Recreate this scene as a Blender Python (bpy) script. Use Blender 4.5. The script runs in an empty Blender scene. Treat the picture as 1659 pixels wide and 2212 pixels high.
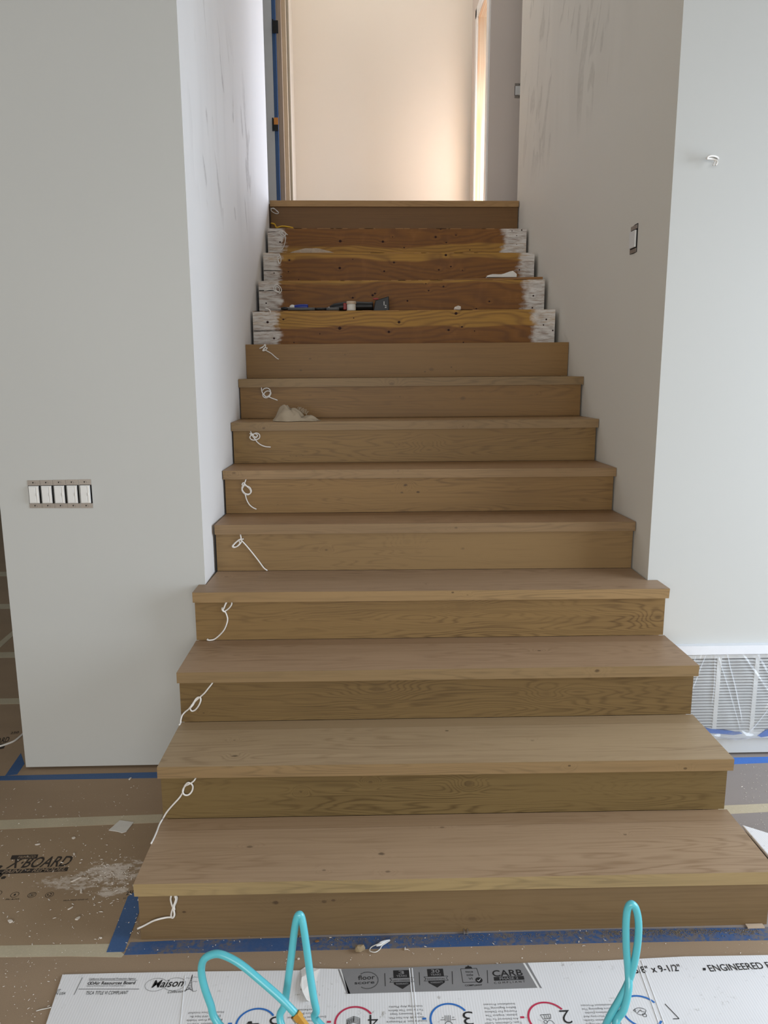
import bpy, bmesh, math, random
import numpy as np
from mathutils import Vector, Matrix
random.seed(7)
C = bpy.context.scene.collection
PW, PH = 1659, 2212
# ------------------------------------------------------------------ camera
CAM = np.array([-0.1193, 0.0, 1.4922])
FW = np.array([0.02795, 0.98156, -0.18909]); FW /= np.linalg.norm(FW)
RT = np.array([0.99957, -0.02924, -0.00404]); RT -= FW*(RT@FW); RT /= np.linalg.norm(RT)
UP = np.cross(RT, FW)
FPX = 1670.85
cd = bpy.data.cameras.new('camera'); cam = bpy.data.objects.new('camera', cd); C.objects.link(cam)
cd.sensor_fit = 'VERTICAL'; cd.sensor_height = 22.12; cd.lens = FPX/100.0
cd.clip_start = 0.02; cd.clip_end = 200
m = Matrix.Identity(4)
for i in range(3):
    m[i][0], m[i][1], m[i][2], m[i][3] = RT[i], UP[i], -FW[i], CAM[i]
cam.matrix_world = m
bpy.context.scene.camera = cam
# ------------------------------------------------------------------ world, lights, exposure
w = bpy.data.worlds.new('sky'); bpy.context.scene.world = w; w.use_nodes = True
w.node_tree.nodes['Background'].inputs[0].default_value = (0.80, 0.90, 1.0, 1)
w.node_tree.nodes['Background'].inputs[1].default_value = 0.6
def area(name, loc, size, direction, power, col, spread=180):
    l = bpy.data.lights.new(name, 'AREA'); l.shape = 'RECTANGLE'; l.size, l.size_y = size
    l.energy = power; l.color = col; l.spread = math.radians(spread)
    o = bpy.data.objects.new(name, l); C.objects.link(o); o.location = loc
    d = Vector(direction).normalized()
    o.rotation_euler = d.to_track_quat('-Z', 'Y').to_euler()
    return o
# daylight through the big window in the right side wall, the windows behind, and the upper landing's opening
area('daylight_side_window', (3.38, 1.30, 1.45), (2.2, 2.2), (-1, 0, -0.42), 118, (0.78, 0.88, 1.0))
area('daylight_rear_windows', (-0.5, -3.3, 1.7), (4.2, 2.4), (0, 1, -0.85), 172, (1.0, 0.98, 0.94))
area('daylight_upper_opening', (0.93, 6.22, 2.92), (0.20, 0.74), (-0.62, -1, -0.02), 44, (0.78, 0.85, 1.0))
area('landing_ceiling_fill', (0.05, 5.85, 5.15), (1.0, 0.7), (0, 0.10, -1), 10, (1.0, 0.97, 0.94))  # added unseen fill under the closed landing ceiling, lifts the back wall
vs = bpy.context.scene.view_settings
vs.view_transform = 'Standard'; vs.look = 'None'; vs.gamma = 1.0; vs.use_curve_mapping = False
vs.exposure = 0.0
# ------------------------------------------------------------------ pixel -> world helpers (used to read real positions off known planes)
def ray(px, py): return FW + RT*((px-PW/2)/FPX) - UP*((py-PH/2)/FPX)
def atY(px, py, Y): v = ray(px, py); return CAM + v*(Y/v[1])
def atZ(px, py, z=0.0): v = ray(px, py); return CAM + v*((z-CAM[2])/v[2])
def atX(px, py, X): v = ray(px, py); return CAM + v*((X-CAM[0])/v[0])
# ------------------------------------------------------------------ object helpers
ORG = {}
def tag(o, label=None, cat=None, group=None, kind=None):
    if label: o['label'] = label
    if cat: o['category'] = cat
    if group: o['group'] = group
    if kind: o['kind'] = kind
    return o
def empty(name, loc, label=None, cat=None, group=None, kind=None):
    o = bpy.data.objects.new(name, None); C.objects.link(o); o.location = tuple(loc)
    o.empty_display_size = 0.05
    ORG[o.name] = np.array(loc, float)
    return tag(o, label, cat, group, kind)
def mesh(name, verts, faces, mat, parent=None, origin=None, smooth=False, bevel=0, mats=None, fmat=None, **kw):
    """verts in world coordinates -> one mesh object"""
    V = np.array(verts, float)
    if origin is None:
        lo, hi = V.min(0), V.max(0); origin = np.array([(lo[0]+hi[0])/2, (lo[1]+hi[1])/2, lo[2]])
    origin = np.array(origin, float)
    me = bpy.data.meshes.new(name); me.from_pydata([tuple(v-origin) for v in V], [], [tuple(f) for f in faces])
    bm = bmesh.new(); bm.from_mesh(me)
    bmesh.ops.recalc_face_normals(bm, faces=bm.faces)
    if bevel:
        eds = [e for e in bm.edges if len(e.link_faces) == 2 and e.calc_face_angle(0) > 0.5]
        bmesh.ops.bevel(bm, geom=eds, offset=bevel, segments=2, affect='EDGES', profile=0.6)
    bm.to_mesh(me); bm.free()
    for mm in (mats or [mat]): me.materials.append(mm)
    if fmat:
        for p, i in zip(me.polygons, fmat): p.material_index = i
    if smooth:
        for p in me.polygons: p.use_smooth = True
    o = bpy.data.objects.new(name, me); C.objects.link(o)
    ORG[o.name] = origin
    if parent is not None:
        o.parent = parent; o.location = tuple(origin - ORG[parent.name])
    else: o.location = tuple(origin)
    return tag(o, **kw)
BF = [(0, 3, 2, 1), (4, 5, 6, 7), (0, 1, 5, 4), (1, 2, 6, 5), (2, 3, 7, 6), (3, 0, 4, 7)]
def bv(x0, x1, y0, y1, z0, z1):
    return [(x0, y0, z0), (x1, y0, z0), (x1, y1, z0), (x0, y1, z0), (x0, y0, z1), (x1, y0, z1), (x1, y1, z1), (x0, y1, z1)]
def box(name, x0, x1, y0, y1, z0, z1, mat, parent=None, **kw):
    return mesh(name, bv(x0, x1, y0, y1, z0, z1), BF, mat, parent, **kw)
class MB:
    def __init__(s): s.v = []; s.f = []
    def add(s, v, f):
        n = len(s.v); s.v += [tuple(map(float, q)) for q in v]; s.f += [tuple(n+i for i in q) for q in f]; return s
    def box(s, *a): return s.add(bv(*a), BF)
    def build(s, name, mat, parent=None, **kw): return mesh(name, s.v, s.f, mat, parent, **kw)
def prism(poly, z0, z1):
    n = len(poly); v = [(x, y, z0) for x, y in poly]+[(x, y, z1) for x, y in poly]
    f = [tuple(range(n-1, -1, -1)), tuple(range(n, 2*n))]+[(i, (i+1) % n, n+(i+1) % n, n+i) for i in range(n)]
    return v, f
def slab(pts, t):
    """flat polygon of 3D floor points, thickness t upward"""
    n = len(pts); P = [np.array(p, float) for p in pts]
    v = P+[p+np.array([0, 0, t]) for p in P]
    f = [tuple(range(n-1, -1, -1)), tuple(range(n, 2*n))]+[(i, (i+1) % n, n+(i+1) % n, n+i) for i in range(n)]
    return v, f
def resample(pts, n):
    P = np.array(pts, float)
    out = []
    Q = np.vstack([2*P[0]-P[1], P, 2*P[-1]-P[-2]])
    m_ = len(P)-1
    for i in range(m_):
        a, b, c, d = Q[i], Q[i+1], Q[i+2], Q[i+3]
        for t in np.linspace(0, 1, n, endpoint=False):
            out.append(0.5*((2*b)+(-a+c)*t+(2*a-5*b+4*c-d)*t*t+(-a+3*b-3*c+d)*t**3))
    out.append(P[-1]); return np.array(out)
def tube(pts, r, n=4, seg=8, radii=None):
    P = resample(pts, n) if n > 1 else np.array(pts, float)
    T = np.gradient(P, axis=0); T /= (np.linalg.norm(T, axis=1)[:, None]+1e-12)
    a = np.array([0, 0, 1.0]) if abs(T[0][2]) < 0.9 else np.array([1.0, 0, 0])
    N = np.cross(T[0], a); N /= np.linalg.norm(N)
    v = []; f = []
    for i, p in enumerate(P):
        N = N-T[i]*(N@T[i]); N /= (np.linalg.norm(N)+1e-12); B = np.cross(T[i], N)
        rr = r if radii is None else np.interp(i/(len(P)-1), *radii)
        for k in range(seg):
            an = 2*math.pi*k/seg; v.append(p+(N*math.cos(an)+B*math.sin(an))*rr)
    L = len(P)
    for i in range(L-1):
        for k in range(seg):
            k2 = (k+1) % seg; f.append((i*seg+k, i*seg+k2, (i+1)*seg+k2, (i+1)*seg+k))
    f.append(tuple(range(seg-1, -1, -1))); f.append(tuple((L-1)*seg+k for k in range(seg)))
    return v, f
def cyl(a, b, r0, r1=None, seg=16):
    return tube([a, b], r0, 1, seg, radii=([0, 1], [r0, r0 if r1 is None else r1]))
def flat_shape(pts2, O, U, V, eps=0.0):
    n = np.cross(U, V); n /= np.linalg.norm(n)
    return [O+U*x+V*y+n*eps for x, y in pts2], [tuple(range(len(pts2)))]
def text_mesh(body, size=1.0, bold=0.0, shear=0.0, spacing=1.0, align='LEFT'):
    cu = bpy.data.curves.new('t', 'FONT'); cu.body = body; cu.size = 1.0; cu.offset = min(bold, 0.014) if bold > 0 else bold; cu.shear = shear
    cu.space_character = spacing; cu.align_x = align; cu.resolution_u = 3
    ob = bpy.data.objects.new('t', cu); C.objects.link(ob)
    dg = bpy.context.evaluated_depsgraph_get(); dg.update()
    me = bpy.data.meshes.new_from_object(ob.evaluated_get(dg))
    v = np.array([tuple(q.co) for q in me.vertices]); f = [tuple(p.vertices) for p in me.polygons]
    bpy.data.objects.remove(ob); bpy.data.curves.remove(cu); bpy.data.meshes.remove(me)
    return v[:, :2]*size, f
def put_text(mb, body, pa, pb, hgt, plane, bold=0.0, shear=0.0, spacing=1.0, eps=0.0006):
    """write body from world point pa to pb (baseline), letter height hgt along the in-plane up vector"""
    v, f = text_mesh(body, 1.0, bold, shear, spacing)
    x0, x1 = v[:, 0].min(), v[:, 0].max()
    U = np.array(pb)-np.array(pa); L = np.linalg.norm(U); u = U/L
    n = np.array(plane, float); vv = np.cross(n, u)
    sx = L/(x1-x0); sy = hgt/0.73
    mb.add([np.array(pa)+u*((x-x0)*sx)+vv*(y*sy)+n*eps for x, y in v], f)
def ring(mb, O, U, V, r0, r1, a0, a1, n=24, eps=0.0006):
    nn = np.cross(U, V); nn /= np.linalg.norm(nn); vs_ = []
    for i in range(n+1):
        a = a0+(a1-a0)*i/n
        for r in (r0, r1): vs_.append(O+U*(r*math.cos(a))+V*(r*math.sin(a))+nn*eps)
    mb.add(vs_, [(2*i, 2*i+1, 2*i+3, 2*i+2) for i in range(n)])
def line(mb, O, U, V, pts, w_, eps=0.0006):
    nn = np.cross(U, V); nn /= np.linalg.norm(nn)
    for (x0, y0), (x1, y1) in zip(pts[:-1], pts[1:]):
        d = np.array([x1-x0, y1-y0]); L = np.linalg.norm(d)+1e-9; t = np.array([-d[1], d[0]])/L*w_/2
        q = [(x0+t[0], y0+t[1]), (x0-t[0], y0-t[1]), (x1-t[0], y1-t[1]), (x1+t[0], y1+t[1])]
        mb.add([O+U*x+V*y+nn*eps for x, y in q], [(0, 1, 2, 3)])
def poly(mb, O, U, V, pts, eps=0.0006):
    nn = np.cross(U, V); nn /= np.linalg.norm(nn)
    mb.add([O+U*x+V*y+nn*eps for x, y in pts], [tuple(range(len(pts)))])
# ------------------------------------------------------------------ materials
def s2l(c): return tuple(((x/255)/12.92 if x/255 <= 0.04045 else ((x/255+0.055)/1.055)**2.4) for x in c)
class NT:
    def __init__(s, name):
        s.m = bpy.data.materials.new(name); s.m.use_nodes = True; s.t = s.m.node_tree; s.n = s.t.nodes; s.n.clear()
        s.out = s.n.new('ShaderNodeOutputMaterial'); s.b = s.n.new('ShaderNodeBsdfPrincipled'); s.L(s.b.outputs[0], s.out.inputs[0])
    def L(s, a, b): s.t.links.new(a, b)
    def set(s, sock, v):
        if hasattr(v, 'is_output'): s.L(v, sock)
        elif isinstance(v, (tuple, list)) and len(v) == 3 and sock.type == 'RGBA': sock.default_value = (*v, 1)
        else: sock.default_value = v
    def math(s, op, a, b=0.0, c=0.0, clamp=False):
        q = s.n.new('ShaderNodeMath'); q.operation = op; q.use_clamp = clamp
        for i, v in enumerate((a, b, c)): s.set(q.inputs[i], v)
        return q.outputs[0]
    def mix(s, fac, a, b, mode='MIX'):
        q = s.n.new('ShaderNodeMix'); q.data_type = 'RGBA'; q.blend_type = mode
        s.set(q.inputs[0], fac); s.set(q.inputs[6], a); s.set(q.inputs[7], b); return q.outputs[2]
    def noise(s, vec, scale, detail=2, rough=0.5, dist=0.0):
        q = s.n.new('ShaderNodeTexNoise'); s.set(q.inputs['Vector'], vec); q.inputs['Scale'].default_value = scale
        q.inputs['Detail'].default_value = detail; q.inputs['Roughness'].default_value = rough; q.inputs['Distortion'].default_value = dist
        return q.outputs[0]
    def comb(s, x, y, z=0.0):
        q = s.n.new('ShaderNodeCombineXYZ'); s.set(q.inputs[0], x); s.set(q.inputs[1], y); s.set(q.inputs[2], z); return q.outputs[0]
    def ramp(s, v, a, b, ca=0.0, cb=1.0):
        q = s.n.new('ShaderNodeMapRange'); q.clamp = True; q.interpolation_type = 'SMOOTHSTEP'
        s.set(q.inputs[0], v)
        for i, x in enumerate((a, b, ca, cb)): q.inputs[i+1].default_value = x
        return q.outputs[0]
    def pos(s, kind='pos'):
        if kind == 'pos': q = s.n.new('ShaderNodeNewGeometry').outputs['Position']
        else: q = s.n.new('ShaderNodeTexCoord').outputs['Object']
        x = s.n.new('ShaderNodeSeparateXYZ'); s.L(q, x.inputs[0]); return q, x.outputs
    def bump(s, h, strength, dist):
        q = s.n.new('ShaderNodeBump'); s.set(q.inputs['Height'], h); q.inputs['Strength'].default_value = strength
        q.inputs['Distance'].default_value = dist; s.L(q.outputs[0], s.b.inputs['Normal'])
    def fin(s, col, rough=0.6, spec=0.4, metal=0.0):
        s.set(s.b.inputs['Base Color'], col); s.set(s.b.inputs['Roughness'], rough)
        s.b.inputs['Specular IOR Level'].default_value = spec; s.b.inputs['Metallic'].default_value = metal
        return s.m
def plain(name, rgb, rough=0.6, spec=0.4, metal=0.0, var=0.08, scale=30):
    t = NT(name); q, _ = t.pos('obj'); n = t.noise(q, scale, 3)
    c = s2l(rgb); return t.fin(t.mix(n, tuple(x*(1-var) for x in c), tuple(min(1, x*(1+var)) for x in c)), rough, spec, metal)

def oak(name, seed, knots=(), strength=1.0, plainness=0.5, light=(178, 146, 105), dark=(122, 90, 56), freq=1.0):
    """straight plank oak; u runs along the board, v across it (up risers, back over treads)"""
    t = NT(name); q, (x, y, z) = t.pos()
    v = t.math('ADD', y, z)
    n0 = t.noise(t.comb(t.math('MULTIPLY', x, 0.62), t.math('MULTIPLY', v, 6.0), seed*3.17), 1.0, 3, 0.5)
    g = t.math('ADD', t.math('MULTIPLY', v, 16.0*freq), t.math('MULTIPLY', n0, 15.0*freq))
    core = None
    for (kx, kv, kr, ks) in knots:
        kr = kr*0.72
        dx = t.math('MULTIPLY', t.math('SUBTRACT', x, kx), 0.62/kr); dv = t.math('MULTIPLY', t.math('SUBTRACT', v, kv), 1.0/kr)
        d = t.math('ADD', t.math('MULTIPLY', dx, dx), t.math('MULTIPLY', dv, dv))
        e = t.math('EXPONENT', t.math('MULTIPLY', d, -0.33))
        g = t.math('ADD', g, t.math('MULTIPLY', e, 1.6*freq))
        dj = t.math('ADD', d, t.math('MULTIPLY', t.math('SUBTRACT', t.noise(q, 120, 2), 0.5), 0.35))
        c_ = t.math('MULTIPLY', t.ramp(dj, 0.02, 0.42, 1.0, 0.0), ks)
        core = c_ if core is None else t.math('MAXIMUM', core, c_)
    fineg = t.noise(t.comb(t.math('MULTIPLY', x, 6.0), t.math('MULTIPLY', v, 330.0), seed), 1.0, 2, 0.6)
    gj = t.math('ADD', g, t.math('MULTIPLY', fineg, 0.22))
    s_ = t.math('SINE', t.math('MULTIPLY', gj, 6.2832*2.2))
    rings = t.math('POWER', t.math('ADD', t.math('MULTIPLY', s_, 0.5), 0.5), 3.2)
    amp = t.ramp(t.noise(t.comb(t.math('MULTIPLY', x, 1.3), t.math('MULTIPLY', v, 6.0), seed+9.0), 1.0, 1), 0.35, 0.7, 0.25*strength, strength)
    streak = t.noise(t.comb(t.math('MULTIPLY', x, 1.6), t.math('MULTIPLY', v, 110.0), seed+4.0), 1.0, 3, 0.6)
    big = t.noise(t.comb(t.math('MULTIPLY', x, 1.5), t.math('MULTIPLY', v, 4.0), seed+2.0), 1.0, 2)
    L_ = s2l(light); D_ = s2l(dark)
    fac = t.math('ADD', t.math('MULTIPLY', t.math('MULTIPLY', rings, amp), 0.55), t.math('MULTIPLY', t.math('SUBTRACT', streak, 0.45), 0.9))
    fac = t.math('ADD', fac, t.math('MULTIPLY', t.math('SUBTRACT', fineg, 0.5), 0.45))
    fac = t.math('ADD', fac, t.math('MULTIPLY', t.math('SUBTRACT', big, 0.5), 0.6), clamp=False)
    fac = t.math('MULTIPLY', fac, 1.0, clamp=True)
    col = t.mix(fac, L_, D_)
    sp = t.ramp(t.noise(t.comb(t.math('MULTIPLY', x, 16.0), t.math('MULTIPLY', v, 40.0), seed+7.0), 1.0, 1), 0.80, 0.90)
    col = t.mix(t.math('MULTIPLY', sp, 0.5), col, s2l((84, 60, 38)))
    if core is not None: col = t.mix(t.math('MULTIPLY', core, 0.85), col, s2l((52, 36, 24)))
    t.bump(t.math('SUBTRACT', fineg, t.math('MULTIPLY', rings, 0.6)), 0.10, 0.0006)
    return t.fin(col, 0.48, 0.35)

def rough_board(name, seed, xl, xr, knots, wl, wr, zlo, zhi):
    """stained softwood board, its two ends overpainted with white primer"""
    t = NT(name); q, (x, y, z) = t.pos()
    n0 = t.noise(t.comb(t.math('MULTIPLY', x, 1.3), t.math('MULTIPLY', z, 6.0), seed*5.3), 1.0, 2, 0.4)
    g = t.math('ADD', t.math('MULTIPLY', z, 26.0), t.math('MULTIPLY', n0, 8.0))
    core = None
    for (kx, kz, kr) in knots:
        dx = t.math('MULTIPLY', t.math('SUBTRACT', x, kx), 0.8/kr); dz = t.math('MULTIPLY', t.math('SUBTRACT', z, kz), 1.0/kr)
        d = t.math('ADD', t.math('MULTIPLY', dx, dx), t.math('MULTIPLY', dz, dz))
        g = t.math('ADD', g, t.math('MULTIPLY', t.math('EXPONENT', t.math('MULTIPLY', d, -0.10)), 0.55))
        c_ = t.ramp(d, 0.5, 1.1, 1.0, 0.0)
        tail = t.math('MULTIPLY', t.ramp(t.math('ABSOLUTE', dx), 1.0, 3.6, 0.75, 0.0), t.ramp(t.math('ABSOLUTE', dz), 0.05, 0.3, 1.0, 0.0))
        c_ = t.math('MAXIMUM', c_, tail)
        core = c_ if core is None else t.math('MAXIMUM', core, c_)
    fineg = t.noise(t.comb(t.math('MULTIPLY', x, 7.0), t.math('MULTIPLY', z, 280.0), seed), 1.0, 2, 0.6)
    rings = t.math('POWER', t.math('ADD', t.math('MULTIPLY', t.math('SINE', t.math('MULTIPLY', g, 6.2832*1.5)), 0.5), 0.5), 1.8)
    wav = t.math('MULTIPLY', t.math('SUBTRACT', t.noise(t.comb(t.math('MULTIPLY', x, 2.6), seed*2.1), 1.0, 2, 0.4), 0.5), 0.075)
    zz = t.math('ADD', z, t.math('ADD', wav, t.math('MULTIPLY', t.math('SUBTRACT', n0, 0.5), 0.03)))
    band = t.math('MULTIPLY', t.ramp(zz, zlo-.006, zlo+.006), t.ramp(zz, zhi-.006, zhi+.006, 1.0, 0.0))
    c1 = t.mix(band, s2l((128, 82, 22)), s2l((172, 128, 50)))
    col = t.mix(t.math('MULTIPLY', rings, 0.40), c1, s2l((78, 42, 16)))
    col = t.mix(t.math('MULTIPLY', t.ramp(fineg, 0.3, 0.75), 0.35), col, s2l((84, 46, 18)))
    blot = t.noise(t.comb(t.math('MULTIPLY', x, 1.5), z), 9, 3); col = t.mix(t.math('MULTIPLY', t.ramp(blot, 0.5, 0.8), 0.18), col, s2l((170, 116, 58)))
    # white primer on both ends
    n2 = t.noise(t.comb(x, t.math('MULTIPLY', z, 1.3), seed+3.0), 14, 4, 0.6)
    edge = t.math('ADD', t.math('MULTIPLY', t.math('SUBTRACT', n2, 0.5), 0.12), t.math('MULTIPLY', t.math('SUBTRACT', rings, 0.5), 0.012))
    ml = t.ramp(t.math('ADD', x, edge), wl-0.02, wl+0.018, 1.0, 0.0)
    mr = t.ramp(t.math('ADD', x, edge), wr-0.022, wr+0.03)
    mw = t.math('MAXIMUM', ml, mr)
    wn = t.ramp(t.noise(t.comb(t.math('MULTIPLY', x, 16.0), t.math('MULTIPLY', z, 110.0), seed), 1.0, 4, 0.7), 0.42, 0.66, 0.97, 0.45)
    white = t.mix(t.math('MULTIPLY', rings, 0.35), s2l((214, 210, 205)), s2l((160, 152, 145)))
    col = t.mix(t.math('MULTIPLY', mw, wn), col, white)
    if core is not None: col = t.mix(t.math('MULTIPLY', core, 0.92), col, s2l((40, 14, 8)))
    t.bump(t.math('ADD', fineg, rings), 0.2, 0.0008)
    return t.fin(col, 0.55, 0.35)

def wall_paint(name, rgb, rough=0.75):
    t = NT(name); q, (x, y, z) = t.pos()
    n = t.noise(q, 1.3, 2); c = s2l(rgb)
    col = t.mix(n, tuple(a*0.97 for a in c), tuple(min(1, a*1.03) for a in c))
    dirt = t.math('MULTIPLY', t.ramp(t.noise(q, 11, 4), 0.60, 0.78), t.ramp(z, 0.02, 0.14, 0.30, 0.0))
    col = t.mix(dirt, col, s2l((150, 145, 140)))
    t.bump(t.noise(q, 260, 3), 0.04, 0.0008)
    return t.fin(col, rough, 0.3)
def plaster(name, seed, rgb, grey, ylo, yhi, zlo, zhi, amount):
    """skim-coated drywall: grey trowel smears inside the repaired patch"""
    t = NT(name); q, (x, y, z) = t.pos()
    n = t.noise(q, 0.9, 2); c = s2l(rgb)
    col = t.mix(n, tuple(a*0.97 for a in c), tuple(min(1, a*1.02) for a in c))
    sk = t.math('ADD', y, t.math('MULTIPLY', z, 0.25))
    sm = t.noise(t.comb(t.math('MULTIPLY', sk, 7.0), t.math('MULTIPLY', z, 2.6), seed), 1.0, 2, 0.5, 0.6)
    m1 = t.ramp(sm, 0.585, 0.625)
    soft = t.ramp(t.noise(t.comb(t.math('MULTIPLY', y, 5.0), t.math('MULTIPLY', z, 0.8), seed+5.0), 1.0, 2), 0.42, 0.68)
    reg = t.math('MULTIPLY', t.ramp(y, ylo, ylo+0.35), t.ramp(y, yhi-0.35, yhi, 1.0, 0.0))
    reg = t.math('MULTIPLY', reg, t.math('MULTIPLY', t.ramp(z, zlo, zlo+0.25), t.ramp(z, zhi-0.5, zhi, 1.0, 0.0)))
    gr = t.math('MULTIPLY', reg, t.math('ADD', t.math('MULTIPLY', m1, t.ramp(t.noise(q, 50, 3), 0.3, 0.7, amount*0.55, amount)), t.math('MULTIPLY', soft, amount*0.25)))
    col = t.mix(gr, col, s2l(grey))
    t.bump(t.math('ADD', t.math('MULTIPLY', sm, 2.0), t.noise(q, 60, 3)), 0.05, 0.002)
    return t.fin(col, 0.7, 0.3)
def paper(name, rgb, seed, dust=False):
    t = NT(name); q, (x, y, z) = t.pos(); c = s2l(rgb)
    n = t.noise(t.comb(x, t.math('MULTIPLY', y, 3.0), seed), 2.2, 3)
    col = t.mix(n, tuple(a*0.86 for a in c), tuple(a*1.12 for a in c))
    fib = t.noise(q, 420, 2); col = t.mix(t.math('MULTIPLY', t.ramp(fib, 0.35, 0.75), 0.22), col, tuple(a*0.55 for a in c))
    # scattered pale plaster dust
    sp = t.ramp(t.noise(q, 95, 2), 0.70, 0.76); col = t.mix(t.math('MULTIPLY', sp, 0.5), col, s2l((205, 196, 186)))
    if dust:
        for (cx, cy, rx, ry, a) in dust:
            dx = t.math('MULTIPLY', t.math('SUBTRACT', x, cx), 1/rx); dy = t.math('MULTIPLY', t.math('SUBTRACT', y, cy), 1/ry)
            d = t.math('ADD', t.math('MULTIPLY', dx, dx), t.math('MULTIPLY', dy, dy))
            k = t.math('SUBTRACT', t.noise(t.comb(t.math('MULTIPLY', x, 1.0), t.math('MULTIPLY', y, 1.7), 0.0), 26, 5, 0.72), t.math('MULTIPLY', d, 0.16))
            col = t.mix(t.math('MULTIPLY', t.ramp(k, 0.37, 0.53), a), col, s2l((214, 203, 192)))
    t.bump(n, 0.08, 0.004)
    return t.fin(col, 0.8, 0.25)
def tape_mat(name, rgb, dusty=0.0, rough=0.55):
    t = NT(name); q, (x, y, z) = t.pos(); c = s2l(rgb)
    n = t.noise(q, 9, 3); cre = t.noise(q, 160, 2)
    col = t.mix(n, tuple(a*0.85 for a in c), tuple(min(1, a*1.12) for a in c))
    col = t.mix(t.math('MULTIPLY', t.ramp(cre, 0.4, 0.8), 0.2), col, tuple(min(1, a*1.4+0.02) for a in c))
    if dusty:
        k = t.math('MULTIPLY', t.ramp(t.noise(q, 70, 4, 0.7), 0.38, 0.60), t.ramp(t.noise(q, 7, 2), 0.35, 0.6))
        col = t.mix(t.math('MULTIPLY', k, dusty), col, s2l((122, 110, 92)))
    t.bump(t.math('ADD', cre, n), 0.25, 0.001)
    return t.fin(col, rough, 0.4)
def cardboard_mat(name):
    t = NT(name); q, (x, y, z) = t.pos()
    rib = t.math('SINE', t.math('MULTIPLY', x, 2*math.pi/0.0065))
    n = t.noise(q, 4, 3); col = t.mix(n, s2l((226, 226, 228)), s2l((240, 240, 242)))
    col = t.mix(t.math('MULTIPLY', t.math('ADD', t.math('MULTIPLY', rib, 0.5), 0.5), 0.12), col, s2l((168, 166, 166)))
    st = t.math('MULTIPLY', t.ramp(t.noise(q, 55, 4, 0.65), 0.60, 0.70), t.ramp(t.noise(q, 6, 2), 0.45, 0.7))
    col = t.mix(t.math('MULTIPLY', st, 0.7), col, s2l((116, 108, 92)))
    st2 = t.ramp(t.noise(t.comb(t.math('MULTIPLY', x, 18.0), t.math('MULTIPLY', y, 30.0), 3.0), 1.0, 4, 0.6), 0.73, 0.80)
    col = t.mix(t.math('MULTIPLY', st2, 0.6), col, s2l((128, 116, 90)))
    t.bump(t.math('ADD', t.math('MULTIPLY', rib, 0.3), n), 0.12, 0.002)
    return t.fin(col, 0.55, 0.35)

M = {}
M['wall'] = wall_paint('painted_drywall', (194, 195, 192))
M['wall_r'] = wall_paint('painted_drywall_right', (194, 195, 192))
M['plaster_l'] = plaster('skimmed_plaster_left', 2.0, (238, 237, 236), (176, 172, 170), 2.75, 4.6, 2.0, 3.05, 0.66)
M['plaster_r'] = plaster('skimmed_plaster_right', 6.5, (222, 217, 206), (178, 172, 160), 3.0, 5.4, 2.5, 4.2, 0.40)
M['cream'] = wall_paint('bounce_tinted_wall', (232, 221, 206))  # cream tint carries the warm light bounced onto the landing walls
M['taupe'] = wall_paint('taupe_wall', (216, 204, 194))
M['floor'] = plain('concrete_subfloor', (96, 84, 72), 0.9)
M['ceil'] = plain('ceiling_white', (235, 235, 232), 0.9)
pd = atZ(245, 1885); pd2 = atZ(225, 1925); pd3 = atZ(165, 1895)
M['paper_logo'] = paper('brown_board_dusty', (160, 138, 112), 1.0, [(pd[0], pd[1], 0.115, 0.07, 0.95), (pd2[0]+0.02, pd2[1]-0.005, 0.07, 0.024, 0.95), (pd3[0], pd3[1]-0.02, 0.11, 0.04, 0.7)])
M['paper'] = paper('brown_board', (160, 138, 114), 4.0)
M['paper_r'] = paper('brown_board_grey', (150, 142, 138), 8.0)
M['tan_tape'] = tape_mat('tan_masking_tape', (188, 177, 152))
M['blue_tape'] = tape_mat('blue_painters_tape', (60, 92, 138), 0.0)
M['bluelit'] = tape_mat('blue_tape_side_lit', (66, 116, 196))  # same blue tape, coloured brighter for the cool side light
M['blue_tape_dusty'] = tape_mat('blue_painters_tape_dusty', (58, 90, 138), 0.75)
M['card'] = cardboard_mat('white_corrugated_cardboard')
M['card_edge'] = plain('cardboard_torn_edge', (150, 128, 98), 0.9)
M['ink'] = plain('black_print', (34, 34, 36), 0.6)
M['ink_grey'] = plain('grey_print', (132, 131, 132), 0.6, var=0.04)
M['ink_white'] = plain('white_print', (226, 225, 224), 0.6)
M['ink_blue'] = plain('blue_print', (44, 112, 190), 0.6)
M['ink_red'] = plain('red_print', (192, 52, 84), 0.6)
M['paper_ink'] = plain('dark_board_print', (52, 44, 38), 0.75)
M['paper_lit'] = plain('board_colour_print', (150, 130, 108), 0.75)
M['wire'] = plain('white_pvc', (226, 222, 216), 0.4, 0.5, var=0.03)
M['yellow'] = plain('yellow_pvc', (206, 160, 20), 0.45)
M['hose'] = plain('aqua_hose', (92, 190, 204), 0.28, 0.6, var=0.06)
M['brass'] = plain('brass', (176, 132, 60), 0.3, 0.5, 0.9)
M['black'] = plain('black_plastic', (18, 18, 20), 0.45)
M['gap'] = plain('black_gap', (10, 9, 9), 0.9)
M['red'] = plain('red_plastic', (140, 24, 22), 0.45)
M['blue_pl'] = plain('blue_plastic', (20, 44, 140), 0.35)
M['grey_pl'] = plain('grey_rubber', (92, 92, 92), 0.6)
M['steel'] = plain('brushed_steel', (168, 160, 152), 0.4, 0.5, 0.7, var=0.15, scale=180)
M['white_pl'] = plain('white_switch_plastic', (228, 228, 226), 0.3, 0.5, var=0.02)
M['white_gloss'] = plain('white_gloss_paint', (238, 236, 232), 0.3, 0.5, var=0.02)
M['label'] = plain('jar_label', (214, 212, 206), 0.6)
M['lid'] = plain('beige_lid', (190, 170, 148), 0.5)
M['pale'] = plain('pale_plaster_chip', (222, 214, 204), 0.85)
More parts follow.
